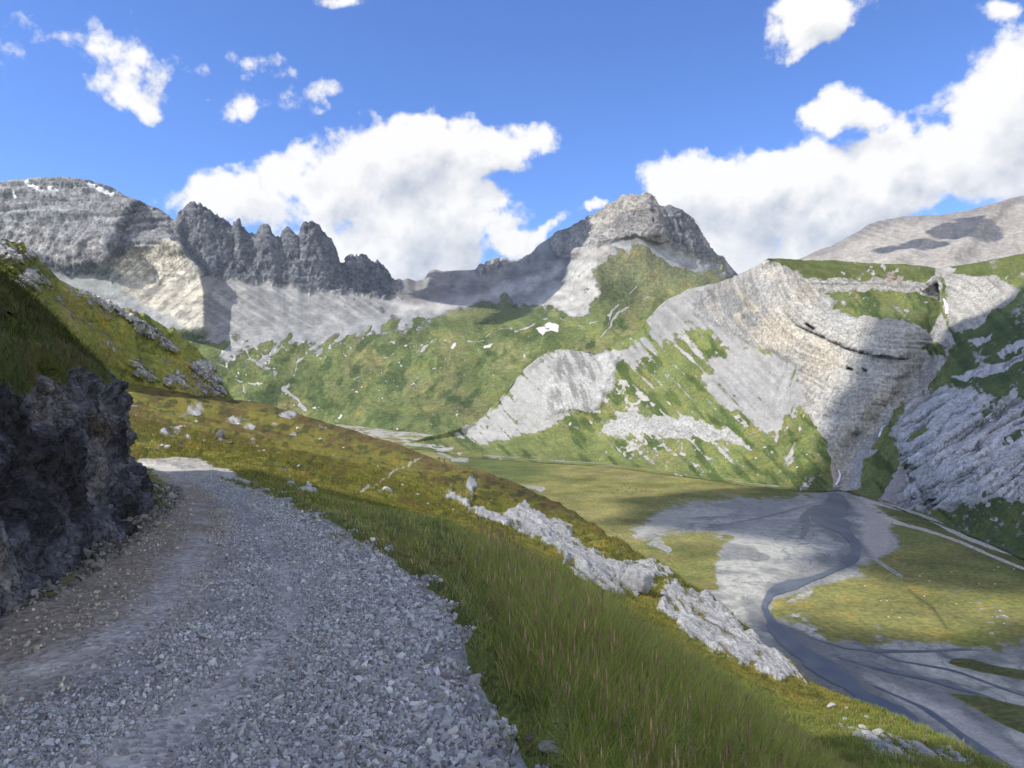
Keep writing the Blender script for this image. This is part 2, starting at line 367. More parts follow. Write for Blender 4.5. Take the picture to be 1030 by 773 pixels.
    # loose rubble and streams among the green of the upper left valley
    g = g-0.7*poly(wu, wv, [(205, 335), (240, 325), (330, 322), (420, 318), (430, 332), (360, 345), (340, 356), (300, 358), (270, 372), (225, 368)], 14)*smooth(-0.3, 0.3, fbm((PX+PY)/9, (PY-PX*.5)/22, 141., 5, 0.6)+0.05)
    for pts, w in (([(225, 335), (245, 352), (262, 368), (275, 378)], 1.6), ([(210, 365), (228, 372), (243, 385), (246, 396)], 1.4), ([(250, 385), (268, 392)], 1.2),
                   ([(318, 345), (305, 356), (296, 366), (298, 380), (288, 395), (300, 405), (308, 416)], 2.4), ([(240, 330), (262, 352), (270, 366)], 1.5), ([(265, 335), (280, 345), (292, 358)], 1.5),
                   ([(345, 390), (380, 366), (398, 352)], 0.8), ([(470, 345), (515, 330), (550, 320)], 1.2), ([(562, 322), (590, 326), (612, 320)], 1.3), ([(640, 290), (620, 310), (608, 330)], 1.0), ([(425, 352), (432, 345), (440, 340)], 1.8), ([(415, 358), (422, 350)], 1.8), ([(600, 345), (615, 325), (630, 310), (652, 300)], 1.6)):
        sk = stroke(wu*0.7+PX*0.3, wv*0.7+PY*0.3, pts, w*0.6, w*0.9)*smooth(-0.7, 0.1, n2+0.5*n3)
        g = g-1.0*sk
        rock = mixc(rock, (0.34, 0.32, 0.28), sk*0.8)
    wp = poly(wu*0.6+PX*0.4, wv*0.6+PY*0.4, [(536, 329), (548, 323), (561, 325), (562, 332), (548, 334), (545, 340), (540, 335)], 1.5)+poly(wu, wv, [(485, 347), (497, 346), (495, 352), (486, 352)], 1.5)+poly(wu, wv, [(455, 352), (460, 348), (461, 353), (457, 356)], 1)
    spots = smooth(1.05, 1.2, fbm(PX/4, PY/3, 77.0, 2)*1.2)*smooth(330, 350, PY)
    wp = np.clip(wp+0.7*spots, 0, 1)
    g = g-wp; rock = mixc(rock, (0.55, 0.53, 0.49), wp)
    g = g-0.22*smooth(0.2, 0.9, gx)*smooth(0.1, 0.6, n1)
    g = g+0.36*fbm((PX-0.5*PY)/12, (PY+0.3*PX)/26, 55.0, 5, 0.6)+0.16*fbm(PX/4, PY/3, 56.0, 3)+0.04
    g = np.where(T > 4.2, 0, g)-0.5*lite
    grass = np.zeros(G.shape)+np.array([0.13, 0.158, 0.055])
    grass = mixc(grass, (0.19, 0.19, 0.08), smooth(0.0, 0.6, n1)*0.8)
    grass = mixc(grass, (0.075, 0.105, 0.034), smooth(0.05, 0.5, -fbm((PX+PY*.6)/11, (PY-PX*.3)/14, 21.0, 4)))
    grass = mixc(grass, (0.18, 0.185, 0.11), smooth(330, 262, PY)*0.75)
    gul = fbm((wu*0.9-0.75*wv+14*n1)/8.0, (wv+0.8*wu)/26, 151., 5, 0.62)
    grass = grass*(1-0.20*smooth(0.0, 0.45, gul)+0.10*smooth(0.0, 0.4, -gul))[..., None]
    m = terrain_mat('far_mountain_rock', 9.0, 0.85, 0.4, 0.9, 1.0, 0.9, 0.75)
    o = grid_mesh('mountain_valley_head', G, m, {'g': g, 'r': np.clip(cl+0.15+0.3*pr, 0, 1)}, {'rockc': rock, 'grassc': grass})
    struct(o)

def build_far_right():
    crest = [(560, 330), (700, 300), (780, 272), (810, 259), (824, 253), (837, 248), (850, 240), (866, 232), (872, 227), (878, 225), (892, 221), (907, 218), (920, 217.5), (932, 217), (945, 217), (957, 216), (970, 213), (981, 210), (995, 206), (1006, 203), (1018, 199), (1030, 197), (1120, 180), (1300, 165), (1600, 150)]
    cr = [(x, y, 3900) for x, y in crest]
    lines = [[(560, 400, 2000), (1600, 400, 2000)], [(560, 360, 2500), (800, 300, 2700), (1030, 285, 2700), (1600, 270, 2700)], [(560, 345, 3000), (800, 268, 3300), (900, 250, 3300), (1030, 240, 3300), (1600, 210, 3300)], cr,
             [(x, y+6, Y*1.1) for x, y, Y in cr], [(x, y+120, Y*1.6) for x, y, Y in cr]]
    cols = cols_range(560, 1600, 1.1, 780, 1090, 6)
    PX, PY, Y, T = loft(lines, cols, [6, 26, 46, 4, 8])
    def ridge(pts, amp, left, right):
        xr = polyX(PY, pts); s = PX-xr
        return amp*np.where(s < 0, np.exp(-np.abs(s)/left), np.exp(-(s/right)**2))
    live = 1-smooth(3.0, 3.5, T)
    rel = ridge([(905, 215), (880, 245), (850, 262)], 40, 30, 20)+ridge([(1005, 205), (985, 225), (955, 262)], 130, 60, 16)+ridge([(960, 215), (930, 240), (900, 262)], 80, 40, 14)
    Y = Y-rel*live
    G = world(PX, PY, Y); N = normals(G)
    wx, wy, wz = (G[..., i]/1000 for i in range(3))
    rub = fbm(wx*6, wy*6, wz*6, 7, 0.55); rid = fbm(wx*9, wy*5, wz*4, 5, 0.55, ridged=True)
    G = G+N*((7*rub+6*rid)*live*(1-0.8*smooth(2.8, 3.0, T)))[..., None]
    n1 = fbm(PX/30, PY/14, 5, 4); n2 = fbm((PX+PY)/6, (PX-PY)/9, 2, 4)
    rock = np.zeros(G.shape)+np.array([0.31, 0.285, 0.25])
    rock = mixc(rock, (0.205, 0.19, 0.175), smooth(12, 4, PY-np.interp(PX, [c[0] for c in crest], [c[1] for c in crest]))*0.8)
    rock = mixc(rock, (0.34, 0.32, 0.28), smooth(0, 0.7, n1)*smooth(235, 250, PY)*0.8)
    st = smooth(0.2, 0.8, np.sin(PY*1.3-PX*0.35+2*n1))*smooth(930, 880, PX)*smooth(215, 225, PY)*(1-smooth(238, 244, PY))
    rock = rock*(1-0.25*st+0.16*n2)[..., None]
    m = terrain_mat('distant_ridge_rock', 12.0, 0.7, 0.3)
    o = grid_mesh('mountain_far_ridge', G, m, {'g': np.full(T.shape, -1.0), 'r': np.full(T.shape, 0.3)}, {'rockc': rock, 'grassc': rock})
    struct(o)

# ------------------------------------------------------------------ right mountain: folded cliff, scree, gorge, slabs
SHARED = {}
def build_fold():
    cr0 = [(405, 447, 1540), (430, 441, 1620), (455, 436, 1650), (470, 431, 1650), (488, 420, 1600), (500, 409, 1570), (509, 396, 1560), (517, 384, 1550), (529, 370, 1560), (541, 360, 1560), (552, 354, 1570), (564, 351.5, 1570), (578, 353, 1560), (591, 354, 1550), (602, 357, 1550), (611, 356, 1550), (620, 354, 1540), (632, 344, 1540), (645, 330, 1550), (655, 316, 1550), (662, 309, 1550), (669, 303, 1530), (676, 299, 1500), (684, 296, 1480), (692, 291, 1460), (702, 289, 1430), (719, 286, 1400), (732, 281, 1370), (743, 277, 1340), (752, 272, 1300), (760, 268, 1270), (768, 263, 1240), (773, 260, 1230), (785, 260, 1260), (808, 262, 1330), (837, 262, 1400), (860, 264, 1400), (874, 265, 1400), (907, 266, 1400), (932, 268, 1380), (944, 270, 1370), (950, 271, 1370), (956, 268, 1360), (965, 267, 1350), (990, 263, 1300), (1010, 259, 1250), (1030, 255, 1220), (1150, 232, 1100), (1400, 180, 950), (1700, 120, 850)]
    # foot of the slope where it meets the floor
    foot = [(405, 448), (430, 450), (470, 457), (520, 461), (600, 466), (650, 472), (700, 478), (750, 486), (800, 491), (825, 492), (845, 490), (860, 494), (885, 502), (910, 512), (945, 524), (985, 540), (1030, 560), (1150, 610), (1400, 720), (1700, 850)]
    f0 = [(x, y+3, floorY(y+3)*0.995) for x, y in foot]
    cY = lambda x: float(np.interp(x, [c[0] for c in cr0], [c[2] for c in cr0]))
    cPy = lambda x: float(np.interp(x, [c[0] for c in cr0], [c[1] for c in cr0]))
    fP = lambda x: float(np.interp(x, [q[0] for q in foot], [q[1] for q in foot]))
    f1 = [(x, y, floorY(y)*1.0) for x, y in foot]
    # mid lines
    A = [(405, 447.5, 1535), (470, 445, 1520), (520, 440, 1400), (600, 440, 1300), (660, 442, 1180), (720, 440, 1090), (780, 445, 1010), (820, 450, 960), (845, 460, 925), (860, 462, 915), (880, 462, 880), (905, 465, 790), (940, 470, 700), (985, 478, 640), (1030, 490, 590), (1150, 530, 450), (1400, 600, 340), (1700, 700, 280)]
    B = [(405, 447.2, 1538), (470, 437, 1600), (520, 408, 1480), (560, 400, 1440), (600, 400, 1420), (640, 395, 1390), (680, 385, 1320), (730, 375, 1210), (780, 380, 1110), (820, 395, 1040), (860, 400, 990), (900, 400, 950), (925, 400, 950), (950, 405, 860), (985, 410, 780), (1030, 415, 720), (1150, 430, 560), (1400, 430, 440), (1700, 450, 380)]
    Cc = [(405, 447.1, 1539), (480, 428, 1610), (520, 390, 1530), (560, 372, 1500), (600, 376, 1490), (640, 360, 1480), (680, 335, 1420), (730, 325, 1310), (760, 318, 1210), (800, 318, 1130), (840, 322, 1085), (880, 327, 1050), (910, 332, 1030), (935, 340, 1070), (950, 340, 1060), (985, 340, 980), (1030, 330, 900), (1150, 320, 740), (1400, 290, 600), (1700, 260, 520)]
    D = [(405, 447.05, 1539.5), (480, 426, 1612), (520, 384, 1545), (560, 357, 1560), (600, 360, 1545), (640, 340, 1530), (680, 305, 1470), (730, 293, 1350), (760, 285, 1225), (800, 295, 1165), (840, 298, 1180), (880, 300, 1180), (920, 303, 1180), (945, 306, 1180), (960, 310, 1150), (985, 305, 1120), (1030, 290, 1060), (1150, 270, 900), (1400, 225, 760), (1700, 175, 680)]
    E = [(405, 447.02, 1539.8), (480, 425.5, 1613), (520, 383, 1548), (560, 353, 1568), (600, 356.5, 1549), (640, 336, 1540), (680, 300, 1478), (730, 284, 1365), (760, 272, 1255), (785, 272, 1215), (810, 279, 1210), (840, 281, 1225), (880, 282, 1235), (920, 283, 1240), (945, 286, 1240), (960, 282, 1215), (985, 280, 1180), (1030, 268, 1150), (1150, 248, 1000), (1400, 200, 860), (1700, 145, 760)]
    Cb = [(x, y+3, Y+60) for x, y, Y in cr0]
    B1 = [(x, y+70, Y+500) for x, y, Y in cr0]
    B2 = [(x, max(y+120, PYZ(-160, Y+1200)), Y+1200) for x, y, Y in cr0]
    cols = cols_range(405, 1700, 0.95, 425, 1075, 5)
    PX, PY, Y, T = loft([f0, f1, A, B, Cc, D, E, cr0, Cb, B1, B2], cols, [3, 52, 62, 66, 34, 24, 24, 3, 10, 6])
    live = (1-smooth(7.0, 7.5, T))*smooth(1.0, 1.3, T)
    wu = PX+6*fbm(PX/24, PY/24, 31.3, 5); wv = PY+6*fbm(PX/24, PY/24, 37.7, 5)
    wu2 = PX+3*fbm(PX/10, PY/10, 11.3, 4); wv2 = PY+3*fbm(PX/10, PY/10, 17.7, 4)
    # gorge
    gorge = [(843, 492), (848, 470), (862, 452), (884, 432), (905, 405), (925, 375), (938, 350), (946, 325), (948, 305), (945, 285), (950, 268)]
    dg = segdist(wu2, wv2, gorge)
    wdt = np.interp(PY, [270, 300, 360, 430, 490], [7, 9, 14, 17, 12])
    rel = -np.interp(PY, [265, 300, 360, 430, 480, 492], [12, 28, 36, 40, 25, 4])*np.exp(-(dg/wdt)**2)
    # spur edge right of the gorge foot
    d2 = segdist(wu2, wv2, [(936, 512), (925, 490), (912, 470), (906, 450)])
    rel = rel-14*np.exp(-(d2/3.0)**2)
    # dome stands forward
    dome = poly(wu2, wv2, [(505, 412), (517, 385), (541, 359), (564, 350), (591, 352), (623, 356), (616, 372), (614, 395), (598, 410), (575, 414), (560, 420), (540, 425)], 8)
    rel = rel+13*dome
    # lower pale rock band on the slope
    lb = poly(wu2, wv2, [(606, 433), (628, 412), (655, 419), (690, 421), (720, 430), (745, 441), (745, 446), (700, 440), (660, 437), (640, 434), (615, 440)], 6)
    rel = rel+3.5*lb
    rel = rel+16*poly(wu, wv, [(700, 420), (740, 408), (775, 415), (800, 440), (790, 450), (740, 440)], 12)
    # overhang line across the folded cliff and cave holes
    ov = [(788, 313), (800, 325), (815, 334), (832, 341), (850, 350), (875, 357), (893, 360), (914, 361)]
    rel = rel-5*smooth(-0.45, 0.0, fbm(PX/9, PY/9, 131., 4))*stroke(wu2*0.5+PX*0.5, wv2*0.5+PY*0.5+np.where(PX > 860, 0, 0), ov, 1.6, 1.2)
    s_ov = PY-np.interp(PX, [q[0] for q in ov], [q[1] for q in ov])
    msk = smooth(785, 800, PX)*(1-smooth(912, 916, PX))
    rel = rel+msk*10*np.exp(-np.clip(-s_ov, 0, 99)/14)*(s_ov < 0)
    cave = poly(wu2, wv2, [(926, 293), (936, 290), (942, 286), (946, 296), (946, 301), (934, 299)], 1.5)+0.8*stroke(PX, PY, [(853, 371), (858, 372)], 1.6, 1)+0.9*stroke(PX, PY, [(868, 373), (871, 374)], 1.8, 1)+0.7*stroke(PX, PY, [(812, 327), (818, 331)], 1.8, 1)
    rel = rel-25*np.clip(cave, 0, 1)
    Y = Y-rel*live
    G = world(PX, PY, Y); N = normals(G)
    wx, wy, wz = (G[..., i]/100 for i in range(3))
    # --- masks
    dark_slab = poly(wu, wv, [(908, 425), (930, 400), (957, 388), (985, 398), (1005, 405), (1035, 400), (1200, 395), (1200, 470), (1035, 498), (993, 500), (960, 510), (938, 515), (916, 511), (899, 507), (909, 486), (905, 465), (903, 440)], 9)
    fold = poly(wu2, wv2, [(773, 262), (806, 276), (816, 288), (842, 303), (836, 312), (856, 318), (874, 320), (890, 322), (907, 322), (922, 330), (932, 333), (918, 358), (915, 387), (897, 420), (884, 442), (868, 462), (853, 492), (840, 492), (836, 470), (833, 446), (812, 414), (803, 368), (778, 356), (754, 346), (727, 330), (700, 318), (700, 292), (740, 275), (760, 266)], 3)
    gside = poly(wu2, wv2, [(948, 315), (960, 345), (950, 362), (935, 385), (918, 410), (900, 438), (882, 448), (868, 470), (868, 492), (850, 492), (862, 455), (890, 425), (905, 400), (915, 375), (915, 345), (935, 335)], 3)
    band = poly(wu2, wv2, [(808, 280), (850, 282), (900, 282), (930, 284), (946, 276), (946, 303), (925, 296), (900, 294), (860, 294), (815, 291)], 1.8)
    rightr = poly(wu2, wv2, [(952, 275), (975, 280), (1002, 278), (1010, 284), (1026, 293), (1020, 302), (1000, 312), (985, 328), (968, 338), (955, 330), (950, 310)], 2.5)
    scree1 = poly(wu, wv, [(669, 301), (700, 287), (745, 275), (775, 290), (760, 341), (735, 346), (705, 332), (690, 333), (660, 350), (635, 364), (618, 357), (640, 336)], 13)
    scree2 = poly(wu, wv, [(706, 378), (741, 350), (800, 366), (812, 412), (800, 410), (780, 425), (765, 436), (745, 425), (728, 408), (712, 392)], 12)
    domes = poly(wu2, wv2, [(455, 438), (500, 409), (517, 383), (541, 359), (564, 350), (591, 352), (623, 356), (618, 372), (614, 395), (598, 410), (575, 414), (560, 425), (530, 437), (490, 446)], 5)
    domerock = poly(wu2, wv2, [(545, 400), (552, 375), (564, 350), (591, 352), (623, 356), (614, 395), (598, 410), (570, 415), (550, 412)], 3)
    lowslab = np.clip(poly(wu2, wv2, [(838, 480), (858, 470), (868, 452), (880, 445), (884, 452), (862, 470), (855, 492), (842, 493)], 2), 0, 1)
    tongue = poly(wu2, wv2, [(880, 505), (897, 490), (905, 472), (912, 468), (914, 490), (905, 510), (890, 510)], 2)
    pal = [(958, 380), (975, 372), (990, 366), (1012, 366), (1030, 352), (1030, 360), (1000, 378), (970, 383)]
    streaks = poly(wu2, wv2, pal, 2)+poly(wu2, wv2, [(1003, 357), (1015, 348), (1060, 330), (1060, 338), (1020, 352), (1006, 361)], 2)+poly(wu2, wv2, [(975, 343), (1000, 335), (998, 341), (982, 348)], 1.5)
    rockm = np.clip(dark_slab+fold+gside+band*0.9+rightr*0.85+scree1+scree2+domes+lb+lowslab+tongue*0.8+streaks, 0, 1)
    # scree runnels into the grass below, running with the fall of the slope
    k = (PX*0.9-PY*0.9); k2 = (PX+PY)
    gx = fbm(k/5.0, k2/70, 3.0, 4, 0.6)
    gx2 = fbm((PX*0.35+PY*0.12)/3.5+20, PY/60, 8.0, 4, 0.6)
    dirmix = smooth(760, 800, PX)
    gl = mix(gx, fbm((PX+0.35*PY)/5.0, PY/55, 8.0, 4, 0.6), dirmix)
    n1 = fbm(PX/40, PY/40, 19.0, 5); n2 = fbm(PX/7, PY/6, 14.0, 5); n3 = fbm(PX/3.0, PY/2.0, 12.0, 3)
    g = 1-rockm*1.15
    run = smooth(0.08, 0.5, gl)*poly(wu, wv, [(560, 420), (640, 350), (690, 330), (760, 340), (820, 410), (830, 460), (700, 470), (600, 450)], 12)
    g = g-0.55*run
    g = g+0.9*smooth(0.12, 0.45, -gl)*(scree2*1.0+0.7*scree1*smooth(305, 345, PY)+0.7*(domes-domerock).clip(0, 1))
    g = g+0.75*smooth(0.3, 0.6, fbm((PX*.8-PY*.5)/26, (PY+PX*0.62)/7, 44, 5))*dark_slab
    g = g-0.5*smooth(0.55, 0.9, n2+0.4*n1)
    g = g+mix(0.48*fbm((PX*0.9-PY*0.9)/9, (PX+PY)/40, 57.0, 5, 0.62), 0.45*fbm((PX+0.3*PY)/12, PY/22, 58.0, 5, 0.62), dirmix)+0.25*fbm(PX/3.5, PY/3, 59.0, 3)-0.05-0.1*smooth(930, 960, PX)
    g = g-0.4*smooth(0.3, 0.8, fbm(PX/8, PY/4, 61, 4))*poly(wu, wv, [(800, 285), (845, 290), (880, 300), (850, 320), (800, 300)], 6)
    # grass ledges within gorge
    g = g+0.9*poly(wu2, wv2, [(876, 452), (890, 430), (905, 408), (914, 395), (914, 412), (900, 432), (886, 450)], 2)+0.8*poly(wu2, wv2, [(928, 350), (940, 345), (955, 348), (950, 358), (932, 360)], 2)
    g = g+0.8*poly(wu2, wv2, [(862, 492), (868, 470), (885, 452), (900, 452), (903, 470), (890, 492), (876, 502)], 2)
    g = np.where(T > 7.4, 0, g)
    cliffy = np.clip(fold+gside+band+rightr+dark_slab*0.8+domerock*0.5+lb, 0, 1)*live
    # strata parallel to the fold
    fl = [(768, 258), (772, 280), (782, 303), (800, 325), (815, 334), (832, 341), (850, 350), (875, 357), (893, 360), (930, 360)]
    sd = segdist(PX, PY, fl)*np.sign(PY-np.interp(PX, [q[0] for q in fl], [q[1] for q in fl])+1e-6)
    st = fbm((sd+3*n1)/2.6, PX/90, PY/90, 4, 0.6)
    # slab bedding dips down to the left on the right wall
    sl = fbm((PY*1.0+PX*0.62+5*n1)/3.2, (PX*0.8-PY*0.5)/28, 6.6, 4, 0.62)
    stt = mix(st, sl, smooth(900, 915, PX)*smooth(360, 400, PY))
    rub = fbm(wx*3, wy*3, wz*3, 7, 0.58); rid = fbm(wx*2.2, wy*2.2, wz*1.1, 6, 0.55, ridged=True)
    dsl = np.clip(dark_slab+streaks, 0, 1)
    amp = (cliffy*(1.8*stt+2.0*rub+2.0*rid))*(1-0.55*dsl)+dsl*3.6*(stt-0.5*np.abs(stt))+(1-cliffy)*live*(2.0*rub+1.8*fbm(k/9.0, k2/60, 3.0, 4, 0.5)*smooth(850, 780, PX))
    edge = 1-0.9*smooth(6.6, 7.0, T)
    G = G+N*(amp*live*edge)[..., None]
    G[..., 2] += fbm(PX/7, 0.3, 9.3, 4)*1.2*smooth(6.4, 7, T)*(1-smooth(7, 7.5, T))
    # --- colour
    rock = np.zeros(G.shape)+np.array([0.34, 0.325, 0.29])
    rock = mixc(rock, (0.35, 0.335, 0.30), fold)
    rock = mixc(rock, (0.40, 0.35, 0.275), fold*smooth(0.1, 0.7, n1+0.3*n2)*0.7)
    rock = mixc(rock, (0.34, 0.335, 0.315), fold*smooth(0.15, 0.8, -n1)*0.7)
    scr = np.clip(scree1+scree2, 0, 1)
    rock = mixc(rock, (0.235, 0.232, 0.225), scr*0.9)
    rock = mixc(rock, (0.35, 0.34, 0.32), scr*smooth(0.05, 0.45, gl)*0.8)
    rock = mixc(rock, (0.20, 0.20, 0.19), scr*smooth(0.1, 0.5, -gl)*0.6)
    rock = mixc(rock, (0.31, 0.305, 0.285), domes)
    rock = mixc(rock, (0.375, 0.37, 0.345), np.clip(domerock+lb, 0, 1))
    rock = rock*(1-0.4*domerock*smooth(0.04, 0.35, -fbm((PX-PY*.4)/5, PY/16, 111., 5, 0.6)))[..., None]
    rock = mixc(rock, (0.40, 0.40, 0.40), np.clip(dark_slab+streaks, 0, 1))
    rock = mixc(rock, (0.33, 0.29, 0.27), tongue)
    rock = mixc(rock, (0.33, 0.33, 0.33), gside*0.6)
    rock = mixc(rock, (0.38, 0.33, 0.25), 0.6*smooth(700, 690, PX)*0+0.7*poly(wu, wv, [(700, 300), (740, 285), (790, 320), (800, 345), (770, 340), (740, 325)], 10)*smooth(-0.2, 0.6, n2))
    vst = fbm(PX/2.6, PY/26, 71.0, 4, 0.6)*fold
    rock = rock*(1-0.62*dsl*smooth(0.12, 0.42, -sl))[..., None]
    rock = rock*np.clip(1+cliffy*(0.26*stt+0.12*vst+0.12*rid)+0.12*n2+0.08*n3, 0.35, 1.7)[..., None]
    rock = rock*(1-0.28*smooth(0.2, 0.7, gl)*np.clip(scree1+scree2+domes-domerock, 0, 1)*0.6)[..., None]
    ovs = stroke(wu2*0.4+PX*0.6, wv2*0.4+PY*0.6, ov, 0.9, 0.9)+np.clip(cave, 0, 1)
    rock = mixc(rock, (0.13, 0.125, 0.115), np.clip(ovs, 0, 1)*0.75*smooth(-0.45, 0.1, fbm(PX/9, PY/9, 131., 4)))  # shade under the overhang and in the caves, darkened into the colour
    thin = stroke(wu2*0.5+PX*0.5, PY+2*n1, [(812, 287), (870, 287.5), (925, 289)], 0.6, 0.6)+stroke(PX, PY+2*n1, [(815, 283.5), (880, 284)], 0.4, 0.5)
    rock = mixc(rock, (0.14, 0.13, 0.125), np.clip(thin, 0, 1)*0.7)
    pinks = poly(wu, wv, [(888, 276), (910, 273), (912, 282), (890, 283)], 3)
    g = g-0.6*pinks; rock = mixc(rock, (0.33, 0.27, 0.22), pinks)
    g = g-0.6*poly(wu2, wv2, [(938, 268), (962, 268), (955, 280), (942, 280)], 2)
    grass = np.zeros(G.shape)+np.array([0.14, 0.168, 0.058])
    grass = mixc(grass, (0.165, 0.175, 0.065), smooth(0.0, 0.5, n1+0.5*gl)*0.8)
    grass = mixc(grass, (0.07, 0.10, 0.03), smooth(0.05, 0.5, -fbm((PX-PY)/9, (PX+PY)/30, 51.0, 4)))
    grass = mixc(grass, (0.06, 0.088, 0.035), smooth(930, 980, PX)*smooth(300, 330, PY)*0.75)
    grass = mixc(grass, (0.10, 0.12, 0.035), poly(PX, PY, [(770, 255), (1100, 225), (1100, 290), (1000, 285), (900, 283), (800, 280)], 3)*0.7)
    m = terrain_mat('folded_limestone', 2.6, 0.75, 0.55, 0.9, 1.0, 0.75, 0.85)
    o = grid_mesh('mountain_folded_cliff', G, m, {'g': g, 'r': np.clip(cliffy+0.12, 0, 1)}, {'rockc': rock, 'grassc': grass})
    struct(o)
    SHARED['fold'] = (PX, PY, G)

# ------------------------------------------------------------------ valley floor
def build_floor():
    rows = np.concatenate([np.array([388.0, 392, 398, 404, 410, 416]), np.arange(420, 560, 0.55), np.arange(560, 800, 1.0), np.geomspace(800, 6000, 30)])
    cols = cols_range(-1200, 2300, 1.0, 300, 1080, 14)
    PX, PY = np.meshgrid(cols, rows); Y = floorY(PY)
    G = world(PX, PY, Y)
    X_, Y_ = G[..., 0], G[..., 1]
    n1 = fbm(X_/60, Y_/60, 1.0, 5); n2 = fbm(X_/14, Y_/14, 2.0, 5)
    w = 3.5
    wu = PX+w*fbm(X_/25, Y_/45, 3.3, 4)*np.clip((PY-430)/90, 0.2, 1.6); wv = PY+w*0.45*fbm(X_/25, Y_/45, 8.3, 4)*np.clip((PY-430)/90, 0.2, 1.6)
    sd = lambda pts, s=1.5: poly(wu, wv, pts, s)
    # gravel fan and braid plain
    fan = sd([(838, 492), (822, 498), (790, 500), (740, 501), (700, 506), (670, 514), (648, 524), (640, 534), (640, 541), (655, 541), (664, 536), (700, 531), (720, 537), (735, 541), (722, 553), (719, 566), (720, 585), (726, 593), (700, 590), (690, 640), (720, 700), (800, 760), (900, 900), (1100, 1000), (1300, 900), (1300, 640), (1030, 653), (960, 650), (900, 649), (850, 645), (825, 641), (808, 635), (802, 628), (790, 622), (775, 618), (783, 605), (800, 595), (822, 586), (845, 580), (866, 578), (868, 567), (880, 562), (894, 556), (903, 550), (902, 540), (893, 533), (903, 522), (885, 512), (862, 500), (850, 493)], 11)
    island = sd([(664, 541), (680, 535), (700, 534), (722, 535), (733, 539), (730, 545), (719, 551), (718, 566), (719, 582), (722, 592), (712, 592), (690, 570), (668, 556)], 1.2)*0.0
    sm = poly(wu, wv, [(648, 548), (662, 541), (673, 552), (672, 560), (660, 552)], 1.2)
    isl2 = sd([(956, 668), (962, 664), (980, 665), (1030, 675), (1100, 680), (1100, 700), (1030, 684), (990, 677), (965, 672)], 1)
    isl3 = sd([(955, 700), (985, 702), (1030, 712), (1120, 730), (1120, 770), (1040, 745), (1005, 728), (975, 712)], 2)
    rim = poly(wu, wv, [(785, 610), (800, 598), (820, 590), (812, 604), (816, 618), (835, 632), (850, 645), (825, 644), (800, 632), (780, 622)], 2)
    topg = poly(wu, wv, [(330, 421), (380, 424), (430, 431), (452, 438), (458, 446), (455, 455), (425, 452), (400, 447), (370, 440), (340, 432)], 2)
    topg2 = np.clip(stroke(wu, wv, [(452, 438), (449, 447), (442, 455), (455, 462), (470, 463)], 2.2, 1.5), 0, 1)
    strip = poly(wu, wv, [(480, 456), (560, 459), (640, 465), (640, 468), (560, 465), (500, 464)], 2)*0.55
    pond = poly(wu, wv, [(522, 489), (548, 490), (550, 493), (544, 496), (538, 492)], 1)
    g = 1-fan*1.2-sm*0.9-topg*(0.62+0.35*n2)-topg2*0.8-strip-pond-0.6*rim*smooth(-0.3, 0.3, n2)
    g = g+1.4*(isl2+isl3)
    g = g+0.35*fbm(X_/30, Y_/60, 85., 5, 0.62)+0.2*fbm(X_/6, Y_/8, 86., 3)
    g = g+0.35*smooth(0.6, 1.0, fbm(X_/35, Y_/70, 31, 4))*fan*smooth(700, 740, PX)*(1-smooth(780, 820, PX))*smooth(515, 530, PY)*(1-smooth(560, 580, PY))*0.8
    # tracks
    for pts, wd in (([(560, 463), (600, 465), (660, 471), (720, 479), (760, 485), (800, 490), (838, 492)], 1.1), ([(868, 501), (900, 511), (925, 517), (950, 530), (975, 542), (1000, 551), (1030, 560), (1100, 585)], 2.2), ([(900, 526), (930, 533), (965, 545), (1000, 560), (1030, 572), (1100, 600)], 1.5), ([(872, 556), (885, 566), (898, 574), (907, 580)], 1.6), ([(738, 484), (800, 492), (830, 494)], 0.7)):
        s = stroke(PX+0.6*n2, PY+0.5*n1, pts, wd, 0.8); g = g-1.1*s
    g = g-0.8*smooth(0.75, 1.0, fbm(X_/5, Y_/5, 91, 3)*1.1)*poly(PX, PY, [(870, 560), (930, 560), (1040, 640), (1000, 650), (960, 590)], 10)
    rock = np.zeros(G.shape)+np.array([0.275, 0.275, 0.245])
    # braided channels: stretched noise along the flow
    flow = fbm(X_/9+Y_/30, Y_/60-X_/80, 5.0, 5, 0.6); fl2 = fbm((X_*0.9+Y_*0.35)/7, (Y_-X_)/50, 15.0, 5, 0.6)
    lower = smooth(635, 650, PY)
    fl = mix(flow, fl2, lower)
    wl = mix(fl, fbm(X_/16+flow*0.8, Y_/22, 71., 5, 0.6), poly(PX, PY, [(720, 545), (780, 535), (830, 520), (850, 530), (830, 570), (770, 610), (720, 600)], 8))
    w1 = fbm(X_/70, Y_/90, 101., 4); w2 = fbm(X_/70, Y_/90, 102., 4)
    wl = fbm(X_/34+1.6*w1, Y_/60+1.6*w2, 103., 5, 0.55)
    rock = mixc(rock, (0.37, 0.365, 0.325), fan*smooth(-0.02, 0.22, wl)*0.9)
    rock = mixc(rock, (0.17, 0.172, 0.175), fan*smooth(0.04, 0.3, -wl)*0.8)
    vein = smooth(0.07, 0.0, np.abs(fbm(X_/40+1.2*w2, Y_/80+1.2*w1, 81., 4, 0.5)))+0.8*smooth(0.06, 0.0, np.abs(fbm(X_/22+w1, Y_/45+w2, 83., 4, 0.5)))
    rock = mixc(rock, (0.125, 0.128, 0.135), fan*np.clip(vein, 0, 1)*0.75)
    rock = rock*(1+0.18*fbm(X_/3, Y_/4, 84., 4))[..., None]
    rc = [(840, 490), (842, 503), (838, 515), (851, 537), (861, 550), (848, 570), (822, 580), (795, 588), (775, 600), (772, 618), (800, 650), (830, 672), (865, 697), (905, 722), (950, 748), (1010, 800)]
